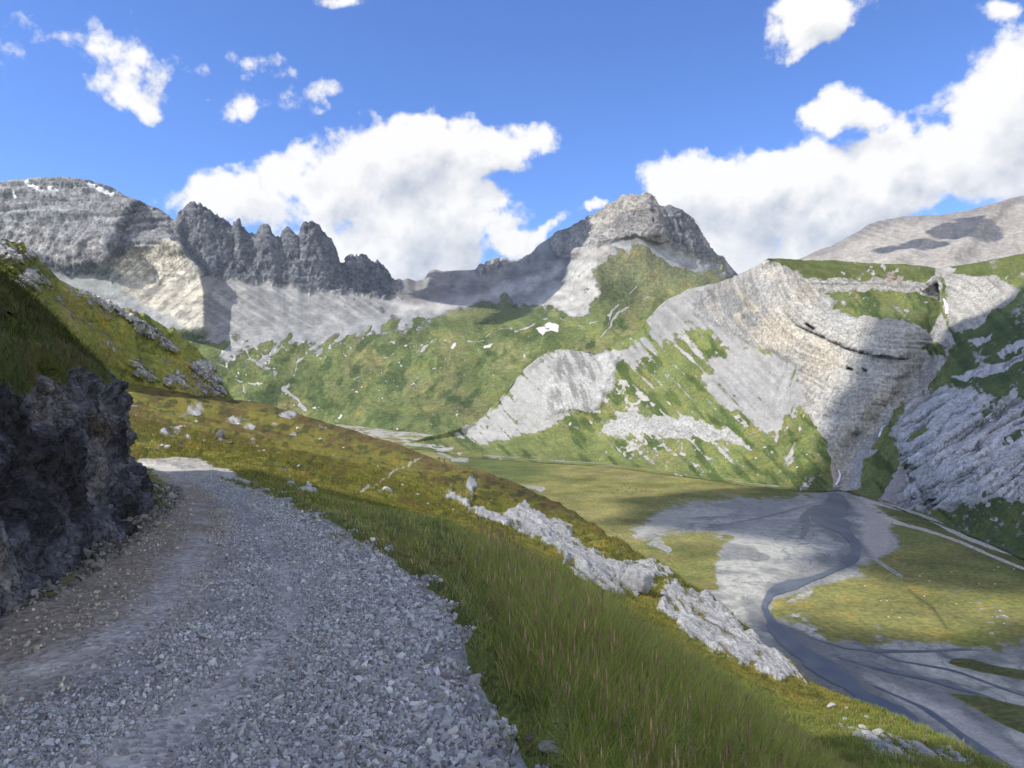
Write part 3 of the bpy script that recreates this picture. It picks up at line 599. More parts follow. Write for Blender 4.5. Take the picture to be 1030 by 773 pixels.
    wet = smooth(26, 8, segdist(PX, PY, rc)+16*fbm(X_/18, Y_/26, 161., 4))
    rock = mixc(rock, (0.15, 0.155, 0.155), fan*wet*0.75)
    rock = mixc(rock, (0.29, 0.28, 0.27), poly(wu, wv, [(700, 508), (780, 502), (835, 497), (820, 520), (790, 530), (760, 545), (730, 545), (730, 520)], 6)*0.45)
    rock = mixc(rock, (0.33, 0.325, 0.29), poly(wu, wv, [(640, 541), (650, 522), (700, 508), (700, 520), (675, 532)], 5)*0.8+0*PX)
    rock = mixc(rock, (0.36, 0.33, 0.30), poly(wu, wv, [(850, 500), (885, 512), (903, 522), (893, 533), (903, 545), (880, 562), (868, 548), (870, 520)], 4)*0.9)
    rock = mixc(rock, (0.42, 0.40, 0.385), poly(wu, wv, [(870, 680), (960, 740), (1030, 790), (1030, 760), (960, 715), (900, 690)], 6)*0.7)
    rock = mixc(rock, (0.43, 0.41, 0.37), np.clip(topg+rim, 0, 1)*(0.7+0.3*n2))
    rock = mixc(rock, (0.45, 0.42, 0.36), poly(PX, PY, [(860, 498), (920, 510), (1100, 580), (1100, 605), (900, 530)], 3)*smooth(0, 1, g < 0.5))
    grass = np.zeros(G.shape)+np.array([0.165, 0.162, 0.055])
    grass = mixc(grass, (0.105, 0.12, 0.035), smooth(0.0, 0.8, n1+0.2*n2)*0.8)
    grass = mixc(grass, (0.19, 0.17, 0.075), smooth(0.1, 0.8, fbm(X_/80, Y_/40, 12., 4))*0.6)
    grass = mixc(grass, (0.07, 0.095, 0.028), poly(PX, PY, [(450, 455), (520, 463), (560, 470), (520, 488), (460, 470)], 6)*0.8)
    grass = mixc(grass, (0.075, 0.085, 0.035), np.clip(isl2+isl3, 0, 1)*0.9)
    ditch = stroke(PX, PY, [(915, 594), (925, 603), (938, 611), (945, 622), (952, 632)], 1.5, 1.5)
    grass = mixc(grass, (0.07, 0.07, 0.025), ditch*0.8)
    grass = mixc(grass, (0.06, 0.078, 0.03), poly(PX, PY, [(880, 500), (1100, 570), (1100, 600), (1030, 585), (960, 545), (905, 525)], 8)*0.6)
    G[..., 2] += (0.5*n1+0.2*n2)*(1-0.75*fan)-0.3*fan+0.9*np.clip(isl2+isl3, 0, 1)
    m = terrain_mat('valley_floor_ground', 1.6, 0.5, 0.45, 0.35)
    o = grid_mesh('valley_floor', G, m, {'g': g, 'r': 1-0.9*fan}, {'rockc': rock, 'grassc': grass}); struct(o)
    # the wide base of the land, out to the horizon
    xs = np.concatenate([-np.geomspace(30000, 10, 40), np.geomspace(10, 30000, 40)])
    GX, GY = np.meshgrid(xs, xs+1500)
    d = np.hypot(GX, GY-1500)
    GZ = -150+60*fbm(GX/2500, GY/2500, 3, 4)*smooth(2000, 8000, d)+np.where(d > 4500, (d-4500)*0.0, 0)
    Gb = np.stack([GX, GY, GZ], -1)
    struct(grid_mesh('ground', Gb, m, {'g': np.ones(GX.shape)}, {'rockc': np.full(Gb.shape, 0.3), 'grassc': np.zeros(Gb.shape)+np.array([0.11, 0.125, 0.045])}))
    # river
    w = NT('glacial_river_water')
    pos = w.n('ShaderNodeNewGeometry').outputs['Position']
    nz = w.noise(pos, 0.35, 5, 0.6); n_b = w.noise(w.vmath('MULTIPLY', pos, (0.05, 0.02, 0.05)), 1.0, 4, 0.6, 1.0)
    col = w.mixc(w.mapr(n_b, 0.35, 0.65), (0.05, 0.065, 0.09), (0.10, 0.115, 0.135))
    w.bsdf(col, 0.42, nz, 0.25, 0.4, 0.35)
    mats['water'] = w.m
    def ribbon(name, pts, zoff=0.12, noisew=0.12):
        """pts: (px,py,half-width px horizontally)"""
        t = np.linspace(0, len(pts)-1, len(pts)*40); k = np.arange(len(pts))
        px = np.interp(t, k, [p[0] for p in pts]); py = np.interp(t, k, [p[1] for p in pts]); hw = np.interp(t, k, [p[2] for p in pts])
        for _ in range(80):
            px[1:-1] = (px[:-2]+2*px[1:-1]+px[2:])/4; py[1:-1] = (py[:-2]+2*py[1:-1]+py[2:])/4
        hw = hw*(1+noisew*fbm(t*1.3, 0, 5, 3))
        Yc = floorY(py); cx = (px-CX)/F*Yc; cen = np.stack([cx, Yc], -1)
        tan = np.gradient(cen, axis=0); tan /= np.linalg.norm(tan, axis=1, keepdims=True); nor = np.stack([-tan[:, 1], tan[:, 0]], -1)
        hwm = hw/F*Yc/np.maximum(np.abs(nor[:, 0])*1.0+np.abs(nor[:, 1])*0.5, 0.35)
        L = 9
        s = np.linspace(-1, 1, L)
        eL = 1+0.28*fbm(cen[:, 0]/9, cen[:, 1]/14, 3, 4, 0.6); eR = 1+0.28*fbm(cen[:, 0]/9, cen[:, 1]/14, 33, 4, 0.6)
        ss = s[None]*np.where(s[None] < 0, eL[:, None], eR[:, None])
        XY = cen[:, None, :]+nor[:, None, :]*(hwm[:, None]*ss)[..., None]
        Gr = np.concatenate([XY, np.full(XY.shape[:2]+(1,), FLOOR_Z+zoff)], -1)
        o = grid_mesh(name, Gr, mats['water']); struct(o); return o
    ribbon('river', [(840, 488, 2), (838, 496, 4), (842, 503, 8), (840, 511, 13), (832, 519, 15), (838, 528, 11), (851, 537, 6), (861, 547, 5), (860, 558, 5), (848, 570, 6), (822, 580, 8), (795, 588, 9), (775, 598, 7), (768, 610, 6), (775, 624, 7), (800, 650, 10), (830, 672, 14), (865, 697, 18), (905, 722, 17), (950, 748, 11), (1010, 800, 11), (1120, 900, 11)], 0.0, 0.5)
    for br in ([(842, 660, 2), (880, 672, 3), (930, 682, 3), (985, 698, 4), (1050, 722, 4), (1120, 740, 4)], [(850, 640, 1), (900, 664, 1.6), (960, 674, 2), (1030, 700, 2), (1100, 712, 2)], [(880, 690, 2), (930, 712, 3), (975, 745, 4), (1040, 790, 5)], [(832, 502, 1), (800, 512, 1.2), (760, 522, 1.4), (725, 528, 1), (700, 526, .6)]):
        ribbon('river', br, -0.12, 0.5)
    ribbon('river', [(822, 508, 5), (808, 520, 4), (812, 530, 3.0), (806, 542, 2.0)], -0.03, 0.3)
    ribbon('river', [(1100, 652, 3), (1030, 651, 2), (980, 653, 2.2), (930, 655, 1.6), (880, 655, 1.6), (850, 652, 1.2), (810, 640, 1.5)], -0.05, 0.4)
mats = {}
# ------------------------------------------------------------------ left mid hill
def build_midhill():
    crest = [(-700, 60, 120), (-300, 165, 150), (-60, 232, 200), (0, 246, 215), (12, 243, 218), (30, 252, 222), (47, 268, 228), (60, 281, 235), (84, 294, 245), (114, 308, 258), (135, 313, 266), (151, 319, 272), (175, 334, 282), (198, 352, 292), (212, 366, 298), (218, 376, 300), (224, 386, 302), (232, 398, 304), (240, 408, 305)]
    base = [(-700, 420, 90), (0, 420, 170), (118, 395, 225), (180, 402, 250), (225, 408, 285), (240, 412, 300)]
    mid = [(-700, 300, 100), (-60, 320, 180), (0, 325, 190), (60, 335, 205), (118, 350, 235), (160, 362, 255), (200, 380, 280), (225, 398, 293), (240, 410.5, 302)]
    Cb = [(x, y+2, Y*1.1) for x, y, Y in crest]; B1 = [(x, y+180, Y*1.7) for x, y, Y in crest]
    low = [(x, PYZ(-60, Y*0.9), Y*0.9) for x, y, Y in base]
    cols = cols_range(-700, 240, 0.55, -20, 240, 6)
    PX, PY, Y, T = loft([low, base, mid, crest, Cb, B1], cols, [4, 110, 130, 4, 8])
    live = (1-smooth(3.0, 3.6, T))*smooth(0.5, 1, T)
    wu = PX+4*fbm(PX/12, PY/12, 3, 5); wv = PY+4*fbm(PX/12, PY/12, 8, 5)
    bands = [([(68, 282), (100, 299), (130, 316), (160, 338), (180, 352), (176, 357), (150, 344), (118, 322), (85, 305)], 1.0), ([(186, 366), (205, 362), (222, 382), (232, 398), (205, 396), (190, 384)], 1.1), ([(160, 377), (176, 374), (192, 388), (196, 396), (175, 392), (162, 386)], 1.0),
             ([(126, 366), (142, 362), (158, 380), (150, 386), (130, 378)], 0.9), ([(0, 246), (18, 243), (35, 256), (30, 268), (8, 268), (-30, 255)], 0.9), ([(5, 276), (30, 270), (48, 284), (40, 298), (18, 292)], 0.8), ([(-200, 280), (-60, 270), (-20, 300), (-120, 330)], 0.7)]
    rk = 0
    for pts, a in bands: rk = np.maximum(rk, a*poly(wu, wv, pts, 6))
    k = (PX*0.75+PY); k2 = PX-PY*0.75
    lam = fbm(k2/22, (PY-PX*0.72)/3.2, 4, 5, 0.6)
    g = 1-rk*(0.66+0.8*lam)+0.35*fbm(PX/7, PY/5, 78, 5, 0.6)-0.55*smooth(0.55, 0.9, fbm(PX/5, (PY-0.7*PX)/3, 18, 4))
    d = segdist(PX, PY, [(52, 295), (75, 318), (100, 336), (118, 350)]); g = g-0.35*np.exp(-(d/5)**2)
    rel = 1.6*rk*(1+0.6*lam)
    rel = rel-5*np.exp(-(segdist(PX, PY, [(40, 285), (60, 305), (100, 330)])/7)**2)
    Y = Y-rel*live
    G = world(PX, PY, Y); N = normals(G)
    wx, wy, wz = (G[..., i] for i in range(3))
    rr = np.clip(rk, 0, 1)
    b = 1.5*fbm(wx/18, wy/18, wz/18, 6, 0.5)+0.35*fbm(wx/3, wy/3, wz/3, 4, 0.6)+rr*(0.9*fbm(wx/7, wy/7, wz/7, 6, 0.62, ridged=True)+1.0*lam+0.5*fbm(wx/2.2, wy/2.2, wz/1.4, 4, 0.6, ridged=True))
    G = G+N*(b*live*(1-0.6*smooth(2.8, 3, T)))[..., None]
    G[..., 2] += 0.9*fbm(PX/7, 1.0, 2, 4)*smooth(2.5, 3, T)*live
    n1 = fbm(PX/25, PY/25, 9, 4); n2 = fbm(PX/5, PY/4, 19, 4)
    rock = np.zeros(G.shape)+np.array([0.33, 0.33, 0.33]); rock = mixc(rock, (0.50, 0.49, 0.46), smooth(-0.1, 0.6, lam+0.4*n2))
    rock = mixc(rock, (0.17, 0.175, 0.19), smooth(0.1, 0.6, -lam)*0.8)
    grass = np.zeros(G.shape)+np.array([0.215, 0.225, 0.05])
    grass = mixc(grass, (0.27, 0.24, 0.07), smooth(0, 0.5, n1)); grass = mixc(grass, (0.09, 0.11, 0.03), smooth(0.2, 0.8, -n1+0.5*n2)*0.8)
    m = terrain_mat('mid_slope_turf_and_rock', 0.9, 0.9, 0.5, 0.6)
    struct(grid_mesh('hill_left', G, m, {'g': g}, {'rockc': rock, 'grassc': grass}))

# ------------------------------------------------------------------ near slope with the road
ROADL = [(-1200, 900), (-600, 773), (-250, 700), (-60, 648), (10, 622), (70, 585), (125, 548), (158, 520), (172, 500), (168, 486), (152, 474), (130, 470)]
ROADR = [(130, 466), (165, 467), (195, 473), (235, 487), (285, 505), (330, 527), (372, 552), (412, 578), (446, 605), (468, 640), (478, 680), (494, 715), (522, 745), (536, 775), (560, 860), (600, 1000), (700, 1700)]
LEFTPATH = [(-2.2, -40), (-2.6, -12), (-2.9, 0), (-3.2, 3), (-3.5, 5), (-4.2, 7.5), (-5.15, 10.5), (-6.3, 13), (-8, 16), (-13, 19.5), (-26, 32), (-48, 55), (-95, 105)]
def build_near():
    L = []
    def zl(pts): return [(x, PYZ(z, Y), Y) for x, Y, z in pts]
    L.append(zl([(-1800, .7, -1.64), (2600, .7, -1.66)]))
    L.append(zl([(-1800, 3.2, -1.6), (480, 3.2, -1.65), (560, 3.2, -1.67), (620, 3.2, -1.85), (700, 3.2, -2.15), (1030, 3.2, -3.0), (2600, 3.2, -7)]))
    L.append(zl([(-1800, 6, -1.6), (0, 6, -1.6), (480, 6, -1.72), (600, 6, -2.05), (700, 6, -2.65), (800, 6, -3.3), (1030, 6, -4.7), (2600, 6, -13)]))
    L.append(zl([(-1800, 12, -1.7), (100, 12, -1.9), (400, 12, -2.05), (450, 12, -2.2), (500, 12, -2.65), (600, 12, -3.85), (700, 12, -4.85), (800, 12, -5.9), (900, 12, -6.9), (1030, 11, -7.9), (2600, 9, -20)]))
    L.append(zl([(-1800, 23, -2.3), (150, 23, -2.75), (250, 23, -2.85), (300, 23, -3.1), (400, 23, -3.9), (500, 23, -5.3), (600, 23, -7.6), (700, 23, -9.7), (740, 23, -10.4), (800, 22, -11.0), (900, 19, -9.8), (1030, 15, -9.0), (2600, 10, -22.5)]))
    L.append(zl([(-1800, 45, -1), (120, 45, -4.8), (250, 45, -5.2), (400, 45, -7), (500, 45, -9.4), (600, 42, -11.5), (700, 38, -13.3), (760, 35, -13.8), (805, 31, -13.6), (900, 24, -11.6), (1030, 18.5, -10.2), (2600, 10.7, -23.3)]))
    L.append(zl([(-1800, 90, 2), (120, 90, -5), (250, 90, -7.5), (400, 90, -11.5), (500, 90, -15), (600, 75, -16.6), (650, 60, -15.6), (700, 48, -14.6), (760, 42, -15.2), (805, 35, -14.4), (900, 26.5, -12.2), (1030, 20, -10.7), (2600, 10.9, -23.6)]))
    L.append(zl([(-1800, 170, 10), (120, 170, -4), (250, 170, -10), (400, 170, -18.3), (500, 155, -21.3), (600, 95, -18.9), (650, 68, -16.7), (700, 55, -15.9), (760, 46, -15.9), (805, 37.5, -14.9), (900, 28.5, -12.6), (1030, 21, -11.0), (2600, 11, -23.8)]))
    crest = [(-1800, 300, 260), (-600, 345, 260), (0, 370, 260), (60, 375, 260), (120, 381, 260), (150, 386, 262), (180, 392, 268), (205, 397, 275), (230, 401, 282), (260, 406, 290), (290, 414, 296), (315, 422, 300), (340, 430, 302), (370, 438, 302), (400, 447, 302), (425, 458, 300), (443, 464, 296), (460, 468, 285), (480, 474, 265), (500, 482, 240), (520, 489, 215), (540, 498, 188), (560, 508, 160), (580, 519, 132), (600, 531, 110), (620, 544, 94), (635, 556, 83), (648, 560, 77), (662, 568, 72), (680, 584, 66), (700, 601, 62), (720, 613, 58), (740, 628, 54), (760, 643, 50), (780, 660, 45), (800, 677, 41), (810, 684, 39), (835, 692, 36), (860, 702, 34), (890, 712, 31), (920, 728, 28), (950, 742, 26), (985, 762, 24), (1030, 790, 22), (1200, 900, 17), (2600, 1900, 11.5)]
    L.append(crest)
    L.append([(x, PYZ(-(y-CY)/F*Y-0.05*Y-0.4, Y*1.06), Y*1.06) for x, y, Y in crest])
    L.append([(x, PYZ(-(y-CY)/F*Y-0.55*Y*0.5-4, Y*1.35), Y*1.35) for x, y, Y in crest])
    L.append([(x, PYZ(-128, Y*2.0+70), Y*2.0+70) for x, y, Y in crest])
    cols = cols_range(-1800, 2600, 1.1, -60, 1090, 16)
    PX, PY, Y, T = loft(L, cols, [26, 170, 130, 90, 80, 80, 70, 60, 6, 14, 12][:0] or [24, 110, 100, 76, 66, 60, 60, 46, 4, 10, 8])
    G = world(PX, PY, Y); X_, Y_, Z_ = G[..., 0], G[..., 1], G[..., 2]
    live = 1-smooth(8.0, 8.4, T)
    roadpoly = ROADL+ROADR
    sc = np.clip(12/np.maximum(Y, 3), 0.25, 3)
    wu = PX+sc*5*fbm(X_*1.2, Y_*1.2, 3, 4)*np.clip(Y/6, 0, 1); wv = PY+sc*3*fbm(X_*1.2, Y_*1.2, 9, 4)
    road = poly(wu, wv, roadpoly, 4)*(T < 5)
    roadc = poly(PX, PY, roadpoly, 10)*(T < 5)
    pale = poly(wu*0.4+PX*0.6, wv*0.4+PY*0.6, [(138, 464), (160, 464.5), (200, 469), (232, 477), (262, 488), (248, 488.5), (222, 481), (196, 474.5), (185, 473), (170, 476), (138, 474)], 1.0)*(T < 6)
    # rock areas
    wu2 = PX+5*fbm(PX/14, PY/12, 3.9, 5, 0.6); wv2 = PY+5*fbm(PX/14, PY/12, 9.9, 5, 0.6)
    slabA = poly(wu2, wv2, [(450, 500), (462, 498), (476, 510), (492, 518), (505, 517), (524, 510), (545, 520), (580, 530), (575, 540), (600, 552), (622, 565), (640, 562), (668, 572), (680, 578), (672, 588), (655, 592), (640, 600), (615, 596), (590, 586), (565, 570), (545, 552), (515, 532), (490, 522), (470, 512)], 3)
    slabB = poly(wu2, wv2, [(662, 598), (680, 590), (700, 602), (722, 615), (745, 632), (768, 650), (790, 668), (812, 686), (790, 684), (760, 676), (730, 660), (700, 645), (680, 632), (665, 612)], 3)
    streak = poly(wu2, wv2, [(468, 484), (474, 482), (477, 492), (474, 500), (468, 502)], 1.5)+poly(wu2, wv2, [(840, 720), (870, 728), (900, 740), (960, 752), (985, 768), (940, 772), (890, 765), (862, 745)], 4)*0.62
    small = [(195, 412, 12, 5), (235, 424, 16, 5), (250, 430, 10, 4), (290, 421, 14, 5), (325, 430, 8, 3), (170, 433, 14, 7), (187, 440, 16, 8), (222, 438, 7, 6), (255, 448, 4, 3), (292, 487, 8, 3), (310, 494, 9, 3), (387, 494, 9, 4), (294, 436, 5, 3), (165, 452, 6, 2), (300, 418, 10, 4), (182, 420, 9, 3)]
    sm = 0
    for (x, y, a, b) in small:
        sm = np.maximum(sm, 1-smooth(0.4, 1.1, np.sqrt(((wu2-x)/a)**2+((wv2-y)/b)**2)))
    k = fbm((PX*0.62+PY*0.9)/22, (PY-PX*0.72)/3.6, 14, 5, 0.6)
    rkw = np.clip(slabA+slabB+streak, 0, 1)
    crackf = smooth(-0.55, -0.1, k)
    rk = np.clip(rkw*(0.45+0.75*crackf), 0, 1)+sm*(0.45+0.5*smooth(-0.2, 0.5, k))
    g = 1-rk*1.1
    path = stroke(PX+0.8*fbm(PX/4, 0, 3, 3), PY, [(357, 499), (372, 492), (392, 478), (412, 466), (424, 460)], 1.0, 1.0)
    g = np.minimum(g, 1-0.85*path); g = np.minimum(g, 1-pale*1.1); g = np.minimum(g, 1-road*1.2)
    g = g-0.5*(1-road)*smooth(30, 8, np.abs(polysd(PX, PY, roadpoly)))*(PX < 350)*(PY > 470)*(PX < 215)*smooth(-0.5, 0.3, fbm(X_*1.5, Y_*1.5, 4, 4))
    g = g-0.45*smooth(0.7, 0.95, fbm(X_/0.9, Y_/1.4, 5, 3)*1.1)*smooth(30, 60, Y)*live
    g = np.where(T > 9.5, 1, g)
    # relief
    N = normals(G)
    far = smooth(14, 60, Y)
    hump = (0.05+0.55*far)*fbm(X_/7, Y_/7, 3, 5, 0.5)+(0.02+0.22*far)*fbm(X_/1.6, Y_/1.6, 6, 4, 0.55)+1.0*smooth(60, 200, Y)*fbm(X_/30, Y_/30, 3, 3)
    slabh = rkw*(0.14*k+0.12+0.12*fbm(X_/2.2, Y_/2.2, Z_/2.2, 5, 0.6, ridged=True))*np.clip(Y/55, 0.4, 1.6)
    slabh = slabh+sm*(0.07+0.16*k.clip(-.5, 1))*np.clip(Y/60, 0.3, 1.6)
    nr = 1-roadc
    # wheel tracks in the road; verge lip
    roadrel = -0.035*np.exp(-(segdist(PX, PY, [(60, 900), (200, 700), (238, 600), (225, 540), (190, 495)])/np.clip(34*6/Y, 8, 80))**2)-0.03*np.exp(-(segdist(PX, PY, [(330, 1000), (300, 760), (290, 640), (262, 560), (215, 500)])/np.clip(30*6/Y, 8, 80))**2)+0.02*fbm(X_*1.5, Y_*1.5, 2, 5, 0.6)
    disp = (hump*live*nr*smooth(0.3, 1.2, T)+slabh*live+roadrel*roadc)
    G = G+N*(disp*(1-0.35*smooth(7.8, 8, T)))[..., None]
    verge = np.exp(-((segdist(PX, PY, ROADR)-12*6/np.maximum(Y, 3))/(10*6/np.maximum(Y, 3)))**2)*(1-roadc)*(Y < 30)
    G[..., 2] += 0.07*verge
    n1 = fbm(X_/6, Y_/6, 9, 5); n2 = fbm(X_/0.8, Y_/0.8, 19, 4); nfar = fbm(PX/26, PY/9, 29, 5, 0.6)
    rock = np.zeros(G.shape)+np.array([0.40, 0.395, 0.385])
    rock = mixc(rock, (0.53, 0.52, 0.50), smooth(0, 0.6, k)*0.8); rock = mixc(rock, (0.24, 0.245, 0.25), smooth(0.15, 0.6, -k)*0.8)
    # road: grey crushed stone, browner dirt towards the wall, pale dust in the tracks
    grav = np.zeros(G.shape)+np.array([0.24, 0.245, 0.252])
    rdl = polyX(PY, ROADL); rdr = polyX(PY, [p for p in ROADR if p[1] > 464])
    fr = np.clip((PX-rdl)/np.maximum(rdr-rdl, 5), 0, 1)
    dirt = smooth(0.52, 0.30, fr+0.09*n1+0.03*n2)
    grav = mixc(grav, (0.235, 0.20, 0.155), dirt*0.95)
    dust = np.exp(-((fr-0.61-0.03*n1)/0.075)**2)+0.9*np.exp(-((fr-0.30-0.03*n1)/0.085)**2)
    grav = mixc(grav, (0.38, 0.372, 0.355), np.clip(dust, 0, 1)*0.85*smooth(-0.7, 0.3, n2+n1))
    grav = mixc(grav, (0.36, 0.345, 0.32), smooth(16, 24, Y)*0.7)
    rc_ = np.clip(road+smooth(60, 0, np.abs(polysd(PX, PY, roadpoly)))*(PX < 260)*(Y < 24), 0, 1)
    rock = mixc(rock, 0, rc_)+grav*rc_[..., None]
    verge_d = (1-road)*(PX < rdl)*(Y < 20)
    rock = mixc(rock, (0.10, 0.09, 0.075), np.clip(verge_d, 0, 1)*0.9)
    rock = mixc(rock, (0.46, 0.43, 0.38), pale); rock = mixc(rock, (0.42, 0.37, 0.27), path)
    g = g+0.22*fbm(PX/9, PY/4, 93., 4)*smooth(25, 60, Y)
    grass = np.zeros(G.shape)+np.array([0.185, 0.18, 0.034])
    br = smooth(0.0, 0.4, nfar+0.35*n1)
    grass = mixc(grass, (0.13, 0.095, 0.032), br*0.85*smooth(25, 60, Y))
    grass = mixc(grass, (0.24, 0.205, 0.045), smooth(0.1, 0.7, -nfar)*0.55*smooth(25, 60, Y))
    cresty = smooth(1.0, 0.0, (PY-np.interp(PX, [c[0] for c in crest], [c[1] for c in crest]))/14)
    grass = mixc(grass, (0.12, 0.085, 0.035), cresty*0.65*smooth(25, 60, Y))
    grass = mixc(grass, (0.10, 0.125, 0.032), smooth(40, 15, Y)*0.8)
    grass = mixc(grass, (0.055, 0.065, 0.02), smooth(0.2, 0.5, fbm(PX/7, PY/3, 66, 4))*0.75)
    grass = mixc(grass, (0.055, 0.085, 0.018), poly(wu2, wv2, [(670, 583), (690, 586), (694, 598), (672, 600)], 3)*0.8)
    m = near_mat()
    o = grid_mesh('hillside_meadow', G, m, {'g': g, 'road': road}, {'rockc': rock, 'grassc': grass}); struct(o)
    SHARED['near'] = dict(PX=PX, PY=PY, G=G, T=T, road=road, g=g, fr=fr, dirt=dirt, rk=rk, rkw=rkw, dust=np.clip(dust, 0, 1), path=path, pale=pale)
def near_mat():
    t = NT('turf_road_and_limestone')
    pos = t.n('ShaderNodeNewGeometry').outputs['Position']
    y = t.n('ShaderNodeSeparateXYZ', ins={0: pos}).outputs[1]
    nA = t.noise(pos, 0.9, 6, 0.65); nS = t.noise(pos, 22.0, 5, 0.65); nM = t.noise(pos, 3.2, 6, 0.65, 0.3); nL = t.noise(pos, 0.22, 5, 0.6)
    g = t.attr('g'); road = t.attr('road')
    gg = t.math('ADD', g, t.math('ADD', t.math('MULTIPLY', t.math('SUBTRACT', nM, 0.5), 1.6), t.math('MULTIPLY', t.math('SUBTRACT', nS, 0.5), 0.7)))
    gm = t.mapr(gg, 0.36, 0.62)
    rc = t.attr('rockc', True); gc = t.attr('grassc', True)
    vor = t.n('ShaderNodeTexVoronoi', ins={'Scale': 26.0, 'Vector': pos, 'Randomness': 1.0})
    chip = t.n('ShaderNodeSeparateColor', ins={0: vor.outputs['Color']}).outputs[0]
    f1 = t.mapr(chip, 0, 1, 0.72, 1.28, False)
    f2 = t.math('MULTIPLY', t.mapr(nS, 0.25, 0.75, 0.78, 1.22, False), t.mapr(nM, 0.3, 0.7, 0.85, 1.15, False))
    fac = t.math('MULTIPLY', f2, t.math('ADD', t.math('MULTIPLY', road, t.math('SUBTRACT', f1, 1.0)), 1.0))
    nK = t.noise(pos, 1.3, 5, 0.65, 0.7)
    crack = t.mapr(t.math('ABSOLUTE', t.math('SUBTRACT', nK, 0.5)), 0.0, 0.03, 0.55, 1.0)
    crk = t.math('ADD', t.math('MULTIPLY', road, t.math('SUBTRACT', 1.0, crack)), crack)
    fac = t.math('MULTIPLY', fac, crk)
    rock = t.mixc(1.0, rc, t.n('ShaderNodeCombineColor', ins={0: fac, 1: fac, 2: fac}).outputs[0], 'MULTIPLY')
    gv = t.math('MULTIPLY', t.mapr(nM, 0.25, 0.75, 0.6, 1.4, False), t.math('MULTIPLY', t.mapr(nS, 0.25, 0.75, 0.7, 1.3, False), t.mapr(nA, 0.3, 0.7, 0.75, 1.25, False)))
    grass = t.mixc(1.0, gc, t.n('ShaderNodeCombineColor', ins={0: gv, 1: gv, 2: gv}).outputs[0], 'MULTIPLY')
    grass = t.mixc(t.mapr(nL, 0.48, 0.66, 0, 0.7), grass, t.mixc(1.0, grass, (1.35, 0.92, 0.9), 'MULTIPLY'))
    grass = t.mixc(t.mapr(nA, 0.6, 0.72, 0, 0.5), grass, t.mixc(1.0, grass, (0.6, 0.85, 0.7), 'MULTIPLY'))
    col = t.mixc(gm, rock, grass)
    dist = t.mapr(y, 4.0, 60.0, 0.0, 1.0)
    h = t.math('ADD', t.math('MULTIPLY', vor.outputs['Distance'], t.math('MULTIPLY', road, 0.010)), t.math('ADD', t.math('MULTIPLY', nS, 0.018), t.math('MULTIPLY', t.math('MULTIPLY', nM, t.math('SUBTRACT', 1.0, road)), t.math('ADD', 0.06, t.math('MULTIPLY', dist, 0.38)))))
    h = t.math('ADD', h, t.math('MULTIPLY', crk, 0.05))
    t.bsdf(col, 0.93, h, 0.9, 1.0, 0.15)
    return t.m

